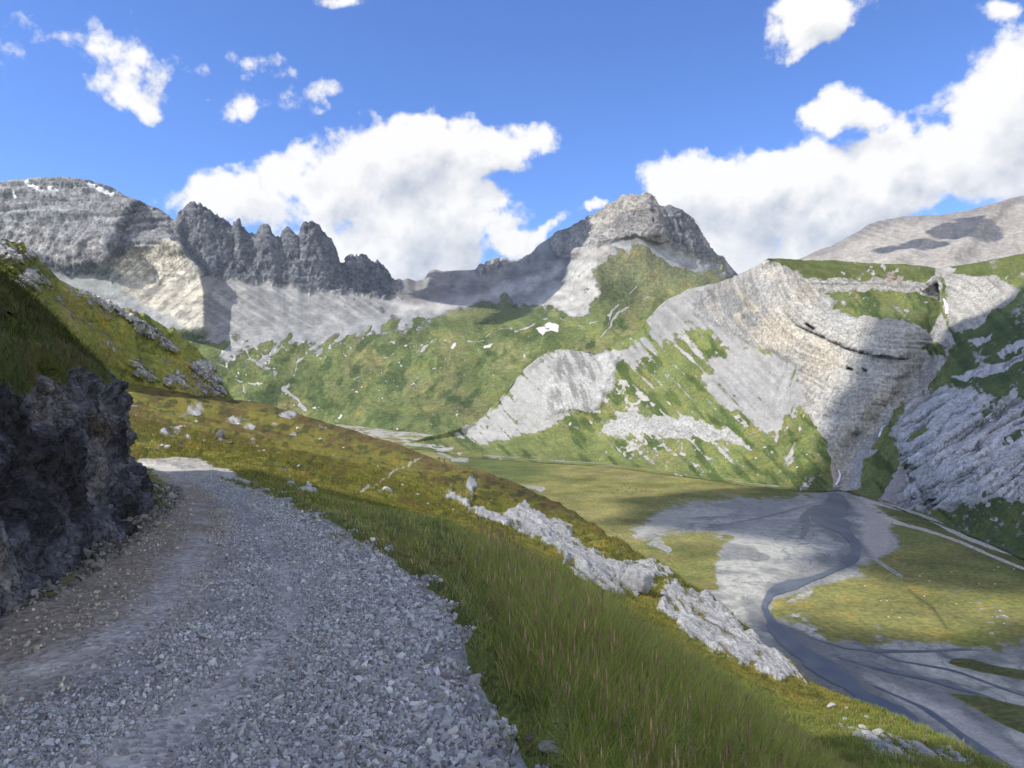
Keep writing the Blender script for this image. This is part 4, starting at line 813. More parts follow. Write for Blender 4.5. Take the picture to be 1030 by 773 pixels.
# ------------------------------------------------------------------ rock cutting beside the road and the hill above it
def rock_top(y): return np.interp(y, [-40, 0, 4, 6.5, 9, 11.5, 13.5, 16, 20, 60], [1.2, 0.6, 0.42, 0.36, 0.42, 0.02, -0.6, -1.3, -1.8, -3.5])
def build_wall():
    pts = np.array(LEFTPATH, float); seg = np.hypot(*np.diff(pts, axis=0).T); s = np.concatenate([[0], np.cumsum(seg)])
    tt = []
    for a, b, dl in ((0, s[1], 1.0), (s[1], s[2], 0.4), (s[2], s[9], 0.035), (s[9], s[10], 0.4), (s[10], s[-1], 2.0)): tt.append(np.arange(a, b, dl))
    tt = np.concatenate(tt)
    bx = np.interp(tt, s, pts[:, 0]); by = np.interp(tt, s, pts[:, 1])
    kk = np.exp(-np.linspace(-2, 2, 41)**2); kk /= kk.sum()
    bx2 = np.convolve(np.pad(bx, 20, 'edge'), kk, 'valid'); by2 = np.convolve(np.pad(by, 20, 'edge'), kk, 'valid'); bx, by = bx2, by2
    tx = np.gradient(bx); ty = np.gradient(by); l = np.hypot(tx, ty); nx, ny = -ty/l, tx/l      # to the left, into the hill
    zt = rock_top(by); zb = np.interp(by, [-40, 6, 12, 23, 45, 105], [-1.6, -1.62, -1.95, -2.7, -4.6, -6])-0.15
    R = 110; v = np.concatenate([np.linspace(0, 1, 84), 1+np.linspace(0.02, 1, 26)])
    GX = np.zeros((R, len(tt))); GY = GX.copy(); GZ = GX.copy()
    for i, vv in enumerate(v):
        if vv <= 1:
            off = 0.05+0.45*vv-0.25*(1-vv)**4; z = zb+(zt-zb)*vv
        else:
            w_ = vv-1; off = 0.5+0.80*w_; z = zt+0.85*w_
        GX[i] = bx+nx*off; GY[i] = by+ny*off; GZ[i] = z
    G = np.stack([GX, GY, GZ], -1)
    V = np.tile(v[:, None], (1, len(tt)))
    N = normals(G); 
    if N[40, len(tt)//2, 0] < 0: N = -N
    a = fbm(GX/1.1, GY/1.1, GZ/1.1, 6, 0.58, ridged=True); bl = fbm(GX/0.5, GY/0.5, GZ/0.35, 5, 0.6); big = fbm(GX/2.6, GY/2.6, GZ/3.5, 3)
    # fractured blocks
    q = vnoise(GX*2.6+bl*0.8, GY*2.6+bl*0.8, GZ*3.4); blk = np.floor(q*4)/4
    isr = 1-smooth(0.86, 0.98, V+0.16*fbm(GX*1.2, GY*1.2, GZ, 4))
    d = isr*(0.15*a+0.09*bl+0.20*blk+0.16*big-0.10)*smooth(-0.05, 0.12, V)+(1-isr)*(0.10*fbm(GX*0.8, GY*0.8, GZ, 4)+0.05)
    G = G+N*d[..., None]
    n1 = fbm(GX/0.9, GY/0.9, GZ/0.9, 5); 
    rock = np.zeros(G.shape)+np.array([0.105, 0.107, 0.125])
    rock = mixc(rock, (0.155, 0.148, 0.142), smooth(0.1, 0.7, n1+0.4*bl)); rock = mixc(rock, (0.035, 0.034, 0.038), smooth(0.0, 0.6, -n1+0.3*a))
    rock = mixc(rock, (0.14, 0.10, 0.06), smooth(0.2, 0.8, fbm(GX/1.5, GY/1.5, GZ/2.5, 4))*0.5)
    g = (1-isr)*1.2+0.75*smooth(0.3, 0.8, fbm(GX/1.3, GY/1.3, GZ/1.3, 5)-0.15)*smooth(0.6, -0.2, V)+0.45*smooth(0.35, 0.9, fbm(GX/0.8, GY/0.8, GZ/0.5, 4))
    grass = np.zeros(G.shape)+np.array([0.07, 0.082, 0.02]); grass = mixc(grass, (0.10, 0.075, 0.03), smooth(0, 0.7, n1)*0.6)
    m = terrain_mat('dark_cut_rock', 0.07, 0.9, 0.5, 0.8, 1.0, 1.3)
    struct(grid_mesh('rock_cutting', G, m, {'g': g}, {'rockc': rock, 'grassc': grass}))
    SHARED['wall'] = dict(G=G, g=g, V=V)
def hill_z(X_, Y_):
    area = LEFTPATH+[(-700, 300), (-700, -700), (-2.2, -700)]
    d = polysd(X_.ravel(), Y_.ravel(), area).reshape(X_.shape)
    dd = np.clip(d-0.5, 0, None)
    st = np.clip((30-Y_)/40, 0.0, 1.0)
    z = rock_top(Y_)+0.10+1.0*np.minimum(dd, 1.6)+0.80*np.clip(dd-1.6, 0, 4)+0.70*np.clip(dd-5.6, 0, 400)+np.clip(dd-3, 0, 60)**2*0.0085*st-np.clip(dd-120, 0, 500)*0.55
    return z, d
def build_hill():
    a = np.concatenate([-np.geomspace(420, 14, 110), np.linspace(-13.9, -1.8, 190)])
    b = np.concatenate([-np.geomspace(260, 4, 70), np.linspace(-3.9, 24, 330), np.geomspace(24.2, 140, 60)])
    X_, Y_ = np.meshgrid(a, b)
    z, d = hill_z(X_, Y_)
    z = z+0.16*fbm(X_/1.7, Y_/1.7, 2, 5)*smooth(0.5, 2.0, d)+0.07*fbm(X_/0.4, Y_/0.4, 4, 4)+np.clip(d/60, 0, 1)*5*fbm(X_/30, Y_/30, 1, 5)
    G = np.stack([X_, Y_, z], -1)
    dq = d[:-1, :-1]; keep = (dq > 0.78)
    n1 = fbm(X_/1.5, Y_/1.5, 9, 5)
    grass = np.zeros(G.shape)+np.array([0.045, 0.055, 0.014]); grass = mixc(grass, (0.07, 0.052, 0.02), smooth(0, 0.7, n1)*0.7)  # bank turf kept dark in colour to stand for its shade
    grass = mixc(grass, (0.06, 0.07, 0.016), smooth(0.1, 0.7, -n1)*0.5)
    rock = np.zeros(G.shape)+0.2
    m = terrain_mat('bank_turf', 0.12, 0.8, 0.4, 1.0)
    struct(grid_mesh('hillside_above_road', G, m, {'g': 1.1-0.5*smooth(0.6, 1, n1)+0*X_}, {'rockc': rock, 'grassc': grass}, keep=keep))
    SHARED['hill'] = dict(G=G, d=d)
# ------------------------------------------------------------------ air
def build_haze():
    x0, x1, y0, y1, z0, z1 = -6000, 7500, -700, 8200, -260, 1330
    v = [(x, y, z) for x in (x0, x1) for y in (y0, y1) for z in (z0, z1)]
    f = [(0, 1, 3, 2), (4, 6, 7, 5), (0, 4, 5, 1), (2, 3, 7, 6), (0, 2, 6, 4), (1, 5, 7, 3)]
    o = raw_mesh('haze', v, f, None); o['kind'] = 'stuff'
    m = bpy.data.materials.new('pale_air'); m.use_nodes = True; t = m.node_tree; t.nodes.clear()
    out = t.nodes.new('ShaderNodeOutputMaterial'); pv = t.nodes.new('ShaderNodeVolumePrincipled')
    pv.inputs['Color'].default_value = (0.62, 0.78, 1.0, 1); pv.inputs['Density'].default_value = HAZE; pv.inputs['Anisotropy'].default_value = 0.0
    t.links.new(pv.outputs[0], out.inputs['Volume']); o.data.materials.append(m)
    o['label'] = 'thin pale blue air haze filling the whole valley between the mountains'; o['category'] = 'haze'
HAZE = 1.7e-5

# ------------------------------------------------------------------ clouds high over the valley, beyond the top of the frame
CLOUD_Z = 2200.0
def build_shade_clouds():
    m = NT('cumulus_cloud'); 
    b = m.n('ShaderNodeBsdfDiffuse', ins={'Color': (0.9, 0.9, 0.92, 1)}); tr = m.n('ShaderNodeBsdfTranslucent', ins={'Color': (0.5, 0.52, 0.55, 1)})
    ms = m.n('ShaderNodeMixShader', ins={0: 0.35, 1: b.outputs[0], 2: tr.outputs[0]}); m.t.links.new(ms.outputs[0], m.out.inputs[0])
    def onfloor(pts): return [(x, y, floorY(y)) for x, y in pts]
    sets = [
        ('broad white cumulus high over the gorge that throws the shade on the right hand slabs',
         onfloor([(640, 546), (648, 522), (690, 498), (740, 494), (800, 498), (842, 492)])+[(862, 455, 1000), (886, 425, 1000), (905, 400, 1020), (914, 385, 1030), (917, 345, 1100), (950, 352, 1080), (985, 330, 1000), (1030, 292, 1060), (1250, 200, 900)]+onfloor([(1500, 590), (1030, 584), (960, 578), (900, 566), (868, 574), (830, 556), (790, 540), (750, 528), (700, 534)]), 46),
        ('long white cumulus high over the lower river plain that shades its braided gravel',
         onfloor([(720, 640), (765, 618), (800, 640), (850, 648), (950, 652), (1040, 640), (1400, 640), (1500, 900), (1100, 1050), (880, 800), (780, 690)]), 26),
        ('ragged white cumulus high over the pass that shades the blue grey rubble slope',
         [(415, 300, 3700), (440, 272, 4200), (480, 266, 4200), (535, 254, 4000), (588, 222, 3500), (592, 248, 3100), (572, 268, 3150), (540, 296, 2950), (495, 322, 2800), (478, 316, 2850), (500, 300, 3200), (450, 304, 3600)], 60),
        ('small white cumulus high over the far right ridge that casts its blotch of shade',
         [(895, 262, 3200), (905, 250, 3250), (940, 243, 3300), (975, 232, 3500), (990, 225, 3600), (1000, 232, 3500), (975, 255, 3250), (950, 264, 3150)], 75),
    ]
    for k, (lab, pts, r) in enumerate(sets):
        W = []
        for (px, py, Y) in pts:
            p = P(px, py, Y); t = (CLOUD_Z-p[2])/TO_SUN[2]; W.append(tuple((p+TO_SUN*t)[:2]))
        W = np.array(W); lo, hi = W.min(0), W.max(0)
        V = []; Fc = []; base = 0
        bm = bmesh.new(); bmesh.ops.create_icosphere(bm, subdivisions=3, radius=1.0); iv = np.array([v.co[:] for v in bm.verts]); fi = np.array([[v.index for v in f.verts] for f in bm.faces]); bm.free()
        # puffs on a jittered grid filling the outline
        st = r*0.85; gx, gy = np.meshgrid(np.arange(lo[0]-r, hi[0]+r, st), np.arange(lo[1]-r, hi[1]+r, st))
        gx = gx.ravel()+rng.uniform(-.3, .3, gx.size)*st; gy = gy.ravel()+rng.uniform(-.3, .3, gy.size)*st
        d = polysd(gx, gy, [tuple(q) for q in W])+0.5*r*fbm(gx/(3*r), gy/(3*r), 4, 3)
        for x, y, q in zip(gx, gy, d):
            if q < r*0.2: continue
            rr = min(r*rng.uniform(0.8, 1.2)*(1.0+0.25*min(q/r, 3)), q+0.45*r)
            p = iv*rr; p[:, 2] *= 0.75
            p = p+np.array([x, y, CLOUD_Z+rng.uniform(-.2, .6)*r])
            V.append(p); Fc.append(fi+base); base += len(iv)
        if not V: continue
        V = np.concatenate(V); Fc = np.concatenate(Fc)
        n = fbm(V[:, 0]/(r*0.8), V[:, 1]/(r*0.8), V[:, 2]/(r*0.8), 4)
        V[:, 2] += n*r*0.35; V[:, 0] += fbm(V[:, 1]/(r*.6), V[:, 2]/(r*.6), 3, 3)*r*0.3; V[:, 1] += fbm(V[:, 0]/(r*.6), V[:, 2]/(r*.6), 8, 3)*r*0.3
        o = raw_mesh('cloud', V, Fc, m.m, True); tag(o, lab, 'cloud')

# ------------------------------------------------------------------ scattering on the near slope
def cell_table(G, W, sel):
    """area weights per grid cell"""
    a = G[1:, :-1]-G[:-1, :-1]; b = G[:-1, 1:]-G[:-1, :-1]
    ar = np.linalg.norm(np.cross(a, b), axis=-1)
    w = ar*W[:-1, :-1]*sel[:-1, :-1]
    return w
def scatter(G, w, n):
    cum = np.cumsum(w.ravel()); tot = cum[-1]
    idx = np.searchsorted(cum, rng.uniform(0, tot, n)); i, j = np.divmod(idx, w.shape[1])
    u = rng.uniform(0, 1, (n, 1)); v = rng.uniform(0, 1, (n, 1))
    p = G[i, j]*(1-u)*(1-v)+G[i+1, j]*u*(1-v)+G[i, j+1]*(1-u)*v+G[i+1, j+1]*u*v
    return p, i, j, tot
def rand_rot(n):
    q = rng.normal(size=(n, 4)); q /= np.linalg.norm(q, axis=1, keepdims=True); w, x, y, z = q.T
    return np.stack([1-2*(y*y+z*z), 2*(x*y-z*w), 2*(x*z+y*w), 2*(x*y+z*w), 1-2*(x*x+z*z), 2*(y*z-x*w), 2*(x*z-y*w), 2*(y*z+x*w), 1-2*(x*x+y*y)], -1).reshape(n, 3, 3)
def chip_templates(k=8, npts=11):
    out = []
    for q in range(k):
        bm = bmesh.new()
        for _ in range(npts):
            v = rng.normal(size=3); v /= np.linalg.norm(v); v *= np.array([1.0, 0.8, 0.6])*rng.uniform(0.85, 1.1); bm.verts.new(v)
        r = bmesh.ops.convex_hull(bm, input=bm.verts); bmesh.ops.triangulate(bm, faces=bm.faces)
        bm.verts.index_update(); loose = [v for v in bm.verts if not v.link_faces]; bmesh.ops.delete(bm, geom=loose, context='VERTS'); bm.verts.index_update()
        out.append((np.array([v.co[:] for v in bm.verts]), np.array([[v.index for v in f.verts] for f in bm.faces]))); bm.free()
    return out
def stones_mesh(name, p, rad, cols, mat, temps, sink=0.25, flat=1.0):
    V = []; Fc = []; Cc = []; base = 0; n = len(p); which = rng.integers(0, len(temps), n); R = rand_rot(n)
    for k, (tv, tf) in enumerate(temps):
        s = np.where(which == k)[0]
        if not len(s): continue
        vv = np.einsum('nij,vj->nvi', R[s], tv)*rad[s][:, None, None]
        vv[..., 2] *= flat
        vv = vv+p[s][:, None, :]; vv[..., 2] += (rad[s]*(0.5-sink))[:, None]
        m = len(s); nv = len(tv)
        V.append(vv.reshape(-1, 3)); Fc.append((tf[None]+(np.arange(m)*nv)[:, None, None]+base).reshape(-1, 3)); Cc.append(np.repeat(cols[s], nv, axis=0)); base += m*nv
    return raw_mesh(name, np.concatenate(V), np.concatenate(Fc), mat, False, np.concatenate(Cc))
def tint_mat(name, rough=0.85, nscale=60, amt=0.25, transl=0.0, spec=0.2):
    t = NT(name); pos = t.n('ShaderNodeNewGeometry').outputs['Position']
    n = t.noise(pos, nscale, 4, 0.6); f = t.mapr(n, 0.25, 0.75, 1-amt, 1+amt, False)
    c = t.mixc(1.0, t.attr('tint', True), t.n('ShaderNodeCombineColor', ins={0: f, 1: f, 2: f}).outputs[0], 'MULTIPLY')
    b = t.bsdf(c, rough, n, 0.3, 0.01, spec)
    if transl:
        tr = t.n('ShaderNodeBsdfTranslucent', ins={'Color': c}); ms = t.n('ShaderNodeMixShader', ins={0: transl, 1: b.outputs[0], 2: tr.outputs[0]}); t.t.links.new(ms.outputs[0], t.out.inputs[0])
    return t.m
def build_gravel():
    S = SHARED['near']; G = S['G']; PX, PY = S['PX'], S['PY']; Y = G[..., 1]
    rd_ = polysd(PX, PY, ROADL+ROADR)*np.clip(Y/6, 0.5, 3)
    sel = (rd_+24*fbm(G[..., 0]*2.5, Y*2.5, 3, 5, 0.65) > -8)*(Y > 2.4)*(Y < 26)*(PX > -90)*(PX < 1100)
    fr = S['fr']; edge = smooth(0.74, 0.98, fr+0.05*fbm(PX/30, PY/30, 3, 3))
    dens = (0.07+0.93*smooth(0.34, 0.56, fr+0.12*fbm(G[..., 0]*1.4, Y*1.4, 7, 4)))*(1-0.97*S['dust'])
    rd_ = polysd(PX, PY, ROADL+ROADR)*np.clip(Y/6, 0.5, 3)
    dens = dens*smooth(-6, 34, rd_+24*fbm(G[..., 0]*3, Y*3, 3, 5, 0.65))
    dens = dens*np.clip(9/np.maximum(Y, 2.4), 0.0, 1.5)**1.1
    w = cell_table(G, dens, sel)
    n = 95000
    p, i, j, tot = scatter(G, w, n)
    e = edge[i, j]; rad = np.exp(rng.normal(math.log(0.0102), 0.42, n))*(1+0.7*e)
    rad = np.clip(rad, 0.006, 0.055)
    cols = np.array([0.295, 0.305, 0.32])*np.exp(rng.normal(0, 0.30, (n, 1)))*(1+rng.normal(0, 0.025, (n, 3)))
    pale = rng.uniform(size=n) < 0.045; cols[pale] = np.array([0.46, 0.46, 0.45])*rng.uniform(0.8, 1.1, (pale.sum(), 1))
    dirt = S['dirt'][i, j] > rng.uniform(size=n); cols[dirt] *= np.array([1.02, 0.92, 0.78])
    mats['gravel'] = tint_mat('crushed_grey_stone', 0.8, 90, 0.22)
    temps = chip_templates()
    o = stones_mesh('gravel', p, rad, np.clip(cols, 0.04, 0.6), mats['gravel'], temps)
    tag(o, 'angular grey crushed stone gravel covering the track', 'gravel', kind='stuff')
    # rubble under the rock cutting
    rdl = polyX(PY, ROADL)
    sel = (PX < rdl+12)*(PX > -120)*(Y > 3)*(Y < 17)*(S['T'] < 4)*(PY > 480)
    w = cell_table(G, 1.0*np.ones(Y.shape), sel*(G[..., 0] > np.interp(Y, [q[1] for q in LEFTPATH], [q[0] for q in LEFTPATH])-0.1))
    n = 3800; p, i, j, tot = scatter(G, w, n); rad = np.clip(np.exp(rng.normal(math.log(0.018), 0.6, n)), 0.007, 0.12)
    cols = np.array([0.14, 0.135, 0.13])*np.exp(rng.normal(0, 0.4, (n, 1)))*np.ones((n, 3))
    o = stones_mesh('rubble', p, rad, np.clip(cols, 0.04, 0.45), mats['gravel'], temps)
    tag(o, 'dark fallen rock chips heaped at the foot of the cutting', 'rubble', kind='stuff')

def blades(name, p, h, wd, cols, lean, mat, seg=3, droop=0.5):
    n = len(p); az = rng.uniform(0, 2*math.pi, n); face = rng.uniform(0, math.pi, n)
    dx = np.cos(az)*lean; dy = np.sin(az)*lean
    ts = np.linspace(0, 1, seg+1)
    V = np.zeros((n, 2*seg+1, 3)); 
    for k, t in enumerate(ts):
        bend = t**1.8
        cx = p[:, 0]+dx*h*bend; cy = p[:, 1]+dy*h*bend; cz = p[:, 2]-0.01+h*(t-droop*0.35*lean*t**3)
        if k < seg:
            ww = wd*(1-0.75*t**1.5)*0.5
            V[:, 2*k, 0] = cx-np.cos(face)*ww; V[:, 2*k, 1] = cy-np.sin(face)*ww; V[:, 2*k, 2] = cz
            V[:, 2*k+1, 0] = cx+np.cos(face)*ww; V[:, 2*k+1, 1] = cy+np.sin(face)*ww; V[:, 2*k+1, 2] = cz
        else: V[:, 2*k, 0] = cx; V[:, 2*k, 1] = cy; V[:, 2*k, 2] = cz
    F3 = []
    for k in range(seg):
        a, b = 2*k, 2*k+1
        if k < seg-1: F3 += [(a, b, b+2), (a, b+2, a+2)]
        else: F3 += [(a, b, a+2)]
    F3 = np.array(F3); nv = 2*seg+1
    faces = (F3[None]+(np.arange(n)*nv)[:, None, None]).reshape(-1, 3)
    shade = np.linspace(0.75, 1.15, nv)
    cc = (cols[:, None, :]*shade[None, :, None]).reshape(-1, 3)
    return raw_mesh(name, V.reshape(-1, 3), faces, mat, True, cc)
def build_grass():
    S = SHARED['near']; G = S['G']; PX, PY, T = S['PX'], S['PY'], S['T']; Y = G[..., 1]; X = G[..., 0]
    mg = tint_mat('grass_blades', 0.65, 3.5, 0.3, 0.42, 0.15); mats['grass'] = mg
    rd = polysd(PX, PY, ROADL+ROADR)
    okk = (S['g']+1.2*S['road'] > 0.3)*(rd*np.clip(Y/6, 0.5, 3)+26*fbm(X*2.5, Y*2.5, 43, 5, 0.65) < 12)*(PX < 1120)*(PX > 150)*(Y > 2.2)
    # -- tall grass on the outer verge and the slope under it
    n1 = fbm(X/1.1, Y/1.1, 3, 4); n2 = fbm(X/0.35, Y/0.35, 5, 3)
    dens = np.clip(7/np.maximum(Y, 2.5), 0, 2)**1.55*(0.55+0.6*np.clip(n1+0.4*n2+.4, 0, 1.5))
    right = smooth(440, 560, PX-(PY-560)*0.1)
    dens = dens*(0.35+0.65*np.maximum(right, 0.3))
    w = cell_table(G, dens, okk*(Y < 34))
    n = 230000; p, i, j, tot = scatter(G, w, n)
    Yp = p[:, 1]; rr = right[i, j]; nn = n1[i, j]; edge = smooth(-4, -60, rd[i, j]*np.clip(Yp/5, 1, 3))
    h = (0.06+0.32*rr*edge*np.clip(0.8+0.6*nn, 0.3, 1.6)+0.05*edge)*rng.uniform(0.55, 1.25, n)*np.clip(1.05-(Yp-8)/40, 0.4, 1)
    wd = (0.0035+0.0035*rng.uniform(size=n)**2)*np.clip(Yp/5.5, 0.8, 3.2)
    base = np.array([0.215, 0.295, 0.058])*np.exp(rng.normal(0, 0.22, (n, 1)))
    c2 = np.array([0.345, 0.36, 0.095])*np.exp(rng.normal(0, 0.2, (n, 1))); c3 = np.array([0.42, 0.34, 0.17])*np.exp(rng.normal(0, 0.25, (n, 1)))
    f = smooth(-0.4, 0.5, n2[i, j]+0.8*nn+rng.normal(0, .25, n))[:, None]; cols = base*(1-f*0.6)+c2*f*0.6
    dry = rng.uniform(size=n) < (0.16+0.22*smooth(520, 420, PX[i, j])+0.10*(edge < 0.5)); cols[dry] = c3[dry]
    o = blades('tall_grass', p, h, wd, cols, rng.uniform(0.15, 0.75, n), mg, 3)
    tag(o, 'tall green grass growing on the outer verge of the gravel track', 'grass', kind='stuff')
    # -- brown purple flowering stalks among it
    dens = np.clip(8/np.maximum(Y, 2.5), 0, 2)**1.2*smooth(0.0, 0.5, fbm(X/2.0, Y/2.0, 13, 3)+0.25)*right
    w = cell_table(G, dens, okk*(Y < 26)*(rd*np.clip(Y/5, 1, 3) < -25))
    n = 11000; p, i, j, tot = scatter(G, w, n); Yp = p[:, 1]
    h = rng.uniform(0.24, 0.5, n)*np.clip(1.1-(Yp-6)/40, 0.5, 1); 
    cols = np.array([0.26, 0.22, 0.11])*np.exp(rng.normal(0, 0.2, (n, 1)))
    az = rng.uniform(0, 6.283, n); ln = rng.uniform(0.03, 0.22, n)
    tip = p+np.stack([np.cos(az)*ln*h, np.sin(az)*ln*h, h], -1); wdt = 0.0016*np.clip(Yp/5, 0.9, 3)
    f = rng.uniform(0, math.pi, n); off = np.stack([np.cos(f), np.sin(f), 0*f], -1)*wdt[:, None]
    V = np.zeros((n, 9, 3)); V[:, 0] = p-off; V[:, 1] = p+off; V[:, 2] = tip
    hl = h*rng.uniform(0.14, 0.24, n); hw = np.clip(hl*0.06, 0.002, 0.005)*np.clip(Yp/6, 0.9, 2.2)
    b0 = tip-np.stack([0*h, 0*h, hl], -1)
    e1 = np.stack([np.cos(f), np.sin(f), 0*f], -1)*hw[:, None]; e2 = np.stack([-np.sin(f), np.cos(f), 0*f], -1)*hw[:, None]
    md = (tip+b0)/2
    V[:, 3] = b0; V[:, 4] = md-e1; V[:, 5] = md+e1; V[:, 6] = md-e2; V[:, 7] = md+e2; V[:, 8] = tip
    Fq = np.array([(0, 1, 2), (3, 4, 6), (3, 6, 5), (3, 5, 7), (3, 7, 4), (8, 6, 4), (8, 5, 6), (8, 7, 5), (8, 4, 7)])
    hc = np.array([0.42, 0.31, 0.20])*np.exp(rng.normal(0, 0.25, (n, 1)))
    cc = np.zeros((n, 9, 3)); cc[:, :3] = cols[:, None]; cc[:, 3:] = hc[:, None]
    o = raw_mesh('flowering_grass', V.reshape(-1, 3), (Fq[None]+(np.arange(n)*9)[:, None, None]).reshape(-1, 3), mg, False, cc.reshape(-1, 3))
    tag(o, 'thin grass stalks with purple brown seed heads among the green verge', 'grass', kind='stuff')
    w = cell_table(G, dens, okk*(Y < 14)*(rd*np.clip(Y/5, 1, 3) < -15))
    p, i, j, tot = scatter(G, w, 260); p[:, 2] += rng.uniform(0.08, 0.30, 260)
    fc = np.where(rng.uniform(size=(260, 1)) < 0.6, np.array([[0.75, 0.74, 0.70]]), np.array([[0.70, 0.55, 0.10]]))
    o = stones_mesh('wild_flowers', p, rng.uniform(0.004, 0.008, 260), fc, mg, chip_templates(3, 8)); tag(o, 'tiny white and yellow flowers dotted through the green verge', 'flowers', kind='stuff')
    # -- low turf between road and meadow, thinning with distance
    dens = np.clip(20/np.maximum(Y, 10), 0, 2)**1.6*(0.35+0.9*np.clip(n1+.4, 0, 1.2))
    w = cell_table(G, dens, (S['g'] > 0.45)*(S['road'] < 0.4)*(PX < 1120)*(PX > 100)*(Y > 12)*(Y < 120)*(T < 8.02))
    n = 120000; p, i, j, tot = scatter(G, w, n); Yp = p[:, 1]
    h = rng.uniform(0.04, 0.13, n)*np.clip(Yp/22, 0.9, 3.4); wd = rng.uniform(0.006, 0.012, n)*np.clip(Yp/12, 1, 7)
    cols = np.array([0.165, 0.175, 0.032])*np.exp(rng.normal(0, 0.22, (n, 1)))
    br = smooth(0.0, 0.6, fbm(p[:, 0]/6, p[:, 1]/8, 9, 4)+rng.normal(0, .15, n))[:, None]; cols = cols*(1-br*0.6)+np.array([0.19, 0.145, 0.04])*br*0.6
    o = blades('meadow_turf', p, h, wd, cols, rng.uniform(0.2, 1.0, n), mg, 2)
    tag(o, 'short yellow green alpine turf tufts on the meadow slope', 'grass', kind='stuff')
    # -- rank grass hanging over the cutting and on the bank
    Wl = SHARED['wall']; G2 = Wl['G']; V2 = Wl['V']
    w = cell_table(G2, np.where(V2 > 1.0, 1.0, 0.25), (Wl['g'] > 0.6)*(G2[..., 1] > 2)*(G2[..., 1] < 22)*(V2 > 0.02))
    pa, i, j, t1 = scatter(G2, w, 16000)
    w = cell_table(G, 1.0*smooth(-0.05, 0.35, fbm(X*1.1, Y*1.1, 31, 4)), (polysd(PX, PY, ROADL+ROADR) < -8)*(PX < 175)*(PX > -150)*(Y > 3.5)*(Y < 17)*(X > np.interp(Y, [q[1] for q in LEFTPATH], [q[0] for q in LEFTPATH])-0.2))
    pc, i, j, t3 = scatter(G, w, 9000)
    H2 = SHARED['hill']; G3 = H2['G']; w = cell_table(G3, np.ones(H2['d'].shape), (H2['d'] > 0.9)*(H2['d'] < 7)*(G3[..., 1] > 3)*(G3[..., 1] < 24))
    pb, i, j, t2 = scatter(G3, w, 60000); p = np.concatenate([pa, pb, pc]); n = len(p)
    h = rng.uniform(0.06, 0.22, n); h[-9000:] *= 0.5; cols = np.array([0.06, 0.075, 0.018])*np.exp(rng.normal(0, 0.3, (n, 1)))
    br = smooth(-0.1, 0.6, fbm(p[:, 0]/1.2, p[:, 1]/1.2, p[:, 2]/1.2, 4)+rng.normal(0, .25, n))[:, None]; cols = cols*(1-br*0.7)+np.array([0.10, 0.072, 0.03])*br*0.7
    o = blades('bank_grass', p, h, rng.uniform(0.005, 0.010, n), cols, rng.uniform(0.3, 1.2, n), mg, 3, 1.0)
    tag(o, 'dark rough grass on the bank above the rock cutting', 'grass', kind='stuff')

# ------------------------------------------------------------------ single things
def near_point(px, py, tmin=0.6, tmax=8.0):
    S = SHARED['near']; m = (S['T'] >= tmin) & (S['T'] <= tmax)
    G = S['G']; qx = CX+F*G[..., 0]/G[..., 1]; qy = CY-F*G[..., 2]/G[..., 1]
    d = (qx-px)**2+(qy-py)**2+np.where(m, 0, 1e9); k = np.unravel_index(np.argmin(d), d.shape)
    return G[k].copy()
def boulder_mesh(seed, sub=4, rough=0.3):
    bm = bmesh.new(); bmesh.ops.create_icosphere(bm, subdivisions=sub, radius=1.0)
    v = np.array([q.co[:] for q in bm.verts]); s = seed*7.3
    n = fbm(v[:, 0]*1.1+s, v[:, 1]*1.1, v[:, 2]*1.1, 5, 0.5); n2 = fbm(v[:, 0]*2.5+s, v[:, 1]*2.5, v[:, 2]*3.5, 5, 0.6, ridged=True)
    pl = [np.array(x)/np.linalg.norm(x) for x in np.random.default_rng(seed).normal(size=(9, 3))]
    r = 1+rough*n+0.12*n2; v = v*r[:, None]
    for q in pl:
        d = v@q; ex = np.clip(d-0.72, 0, None); v = v-q[None]*(ex*0.85)[:, None]
    for q, c in zip(bm.verts, v): q.co = c
    me = bpy.data.meshes.new('boulder'); bm.to_mesh(me); bm.free()
    me.polygons.foreach_set('use_smooth', np.ones(len(me.polygons), bool)); return me
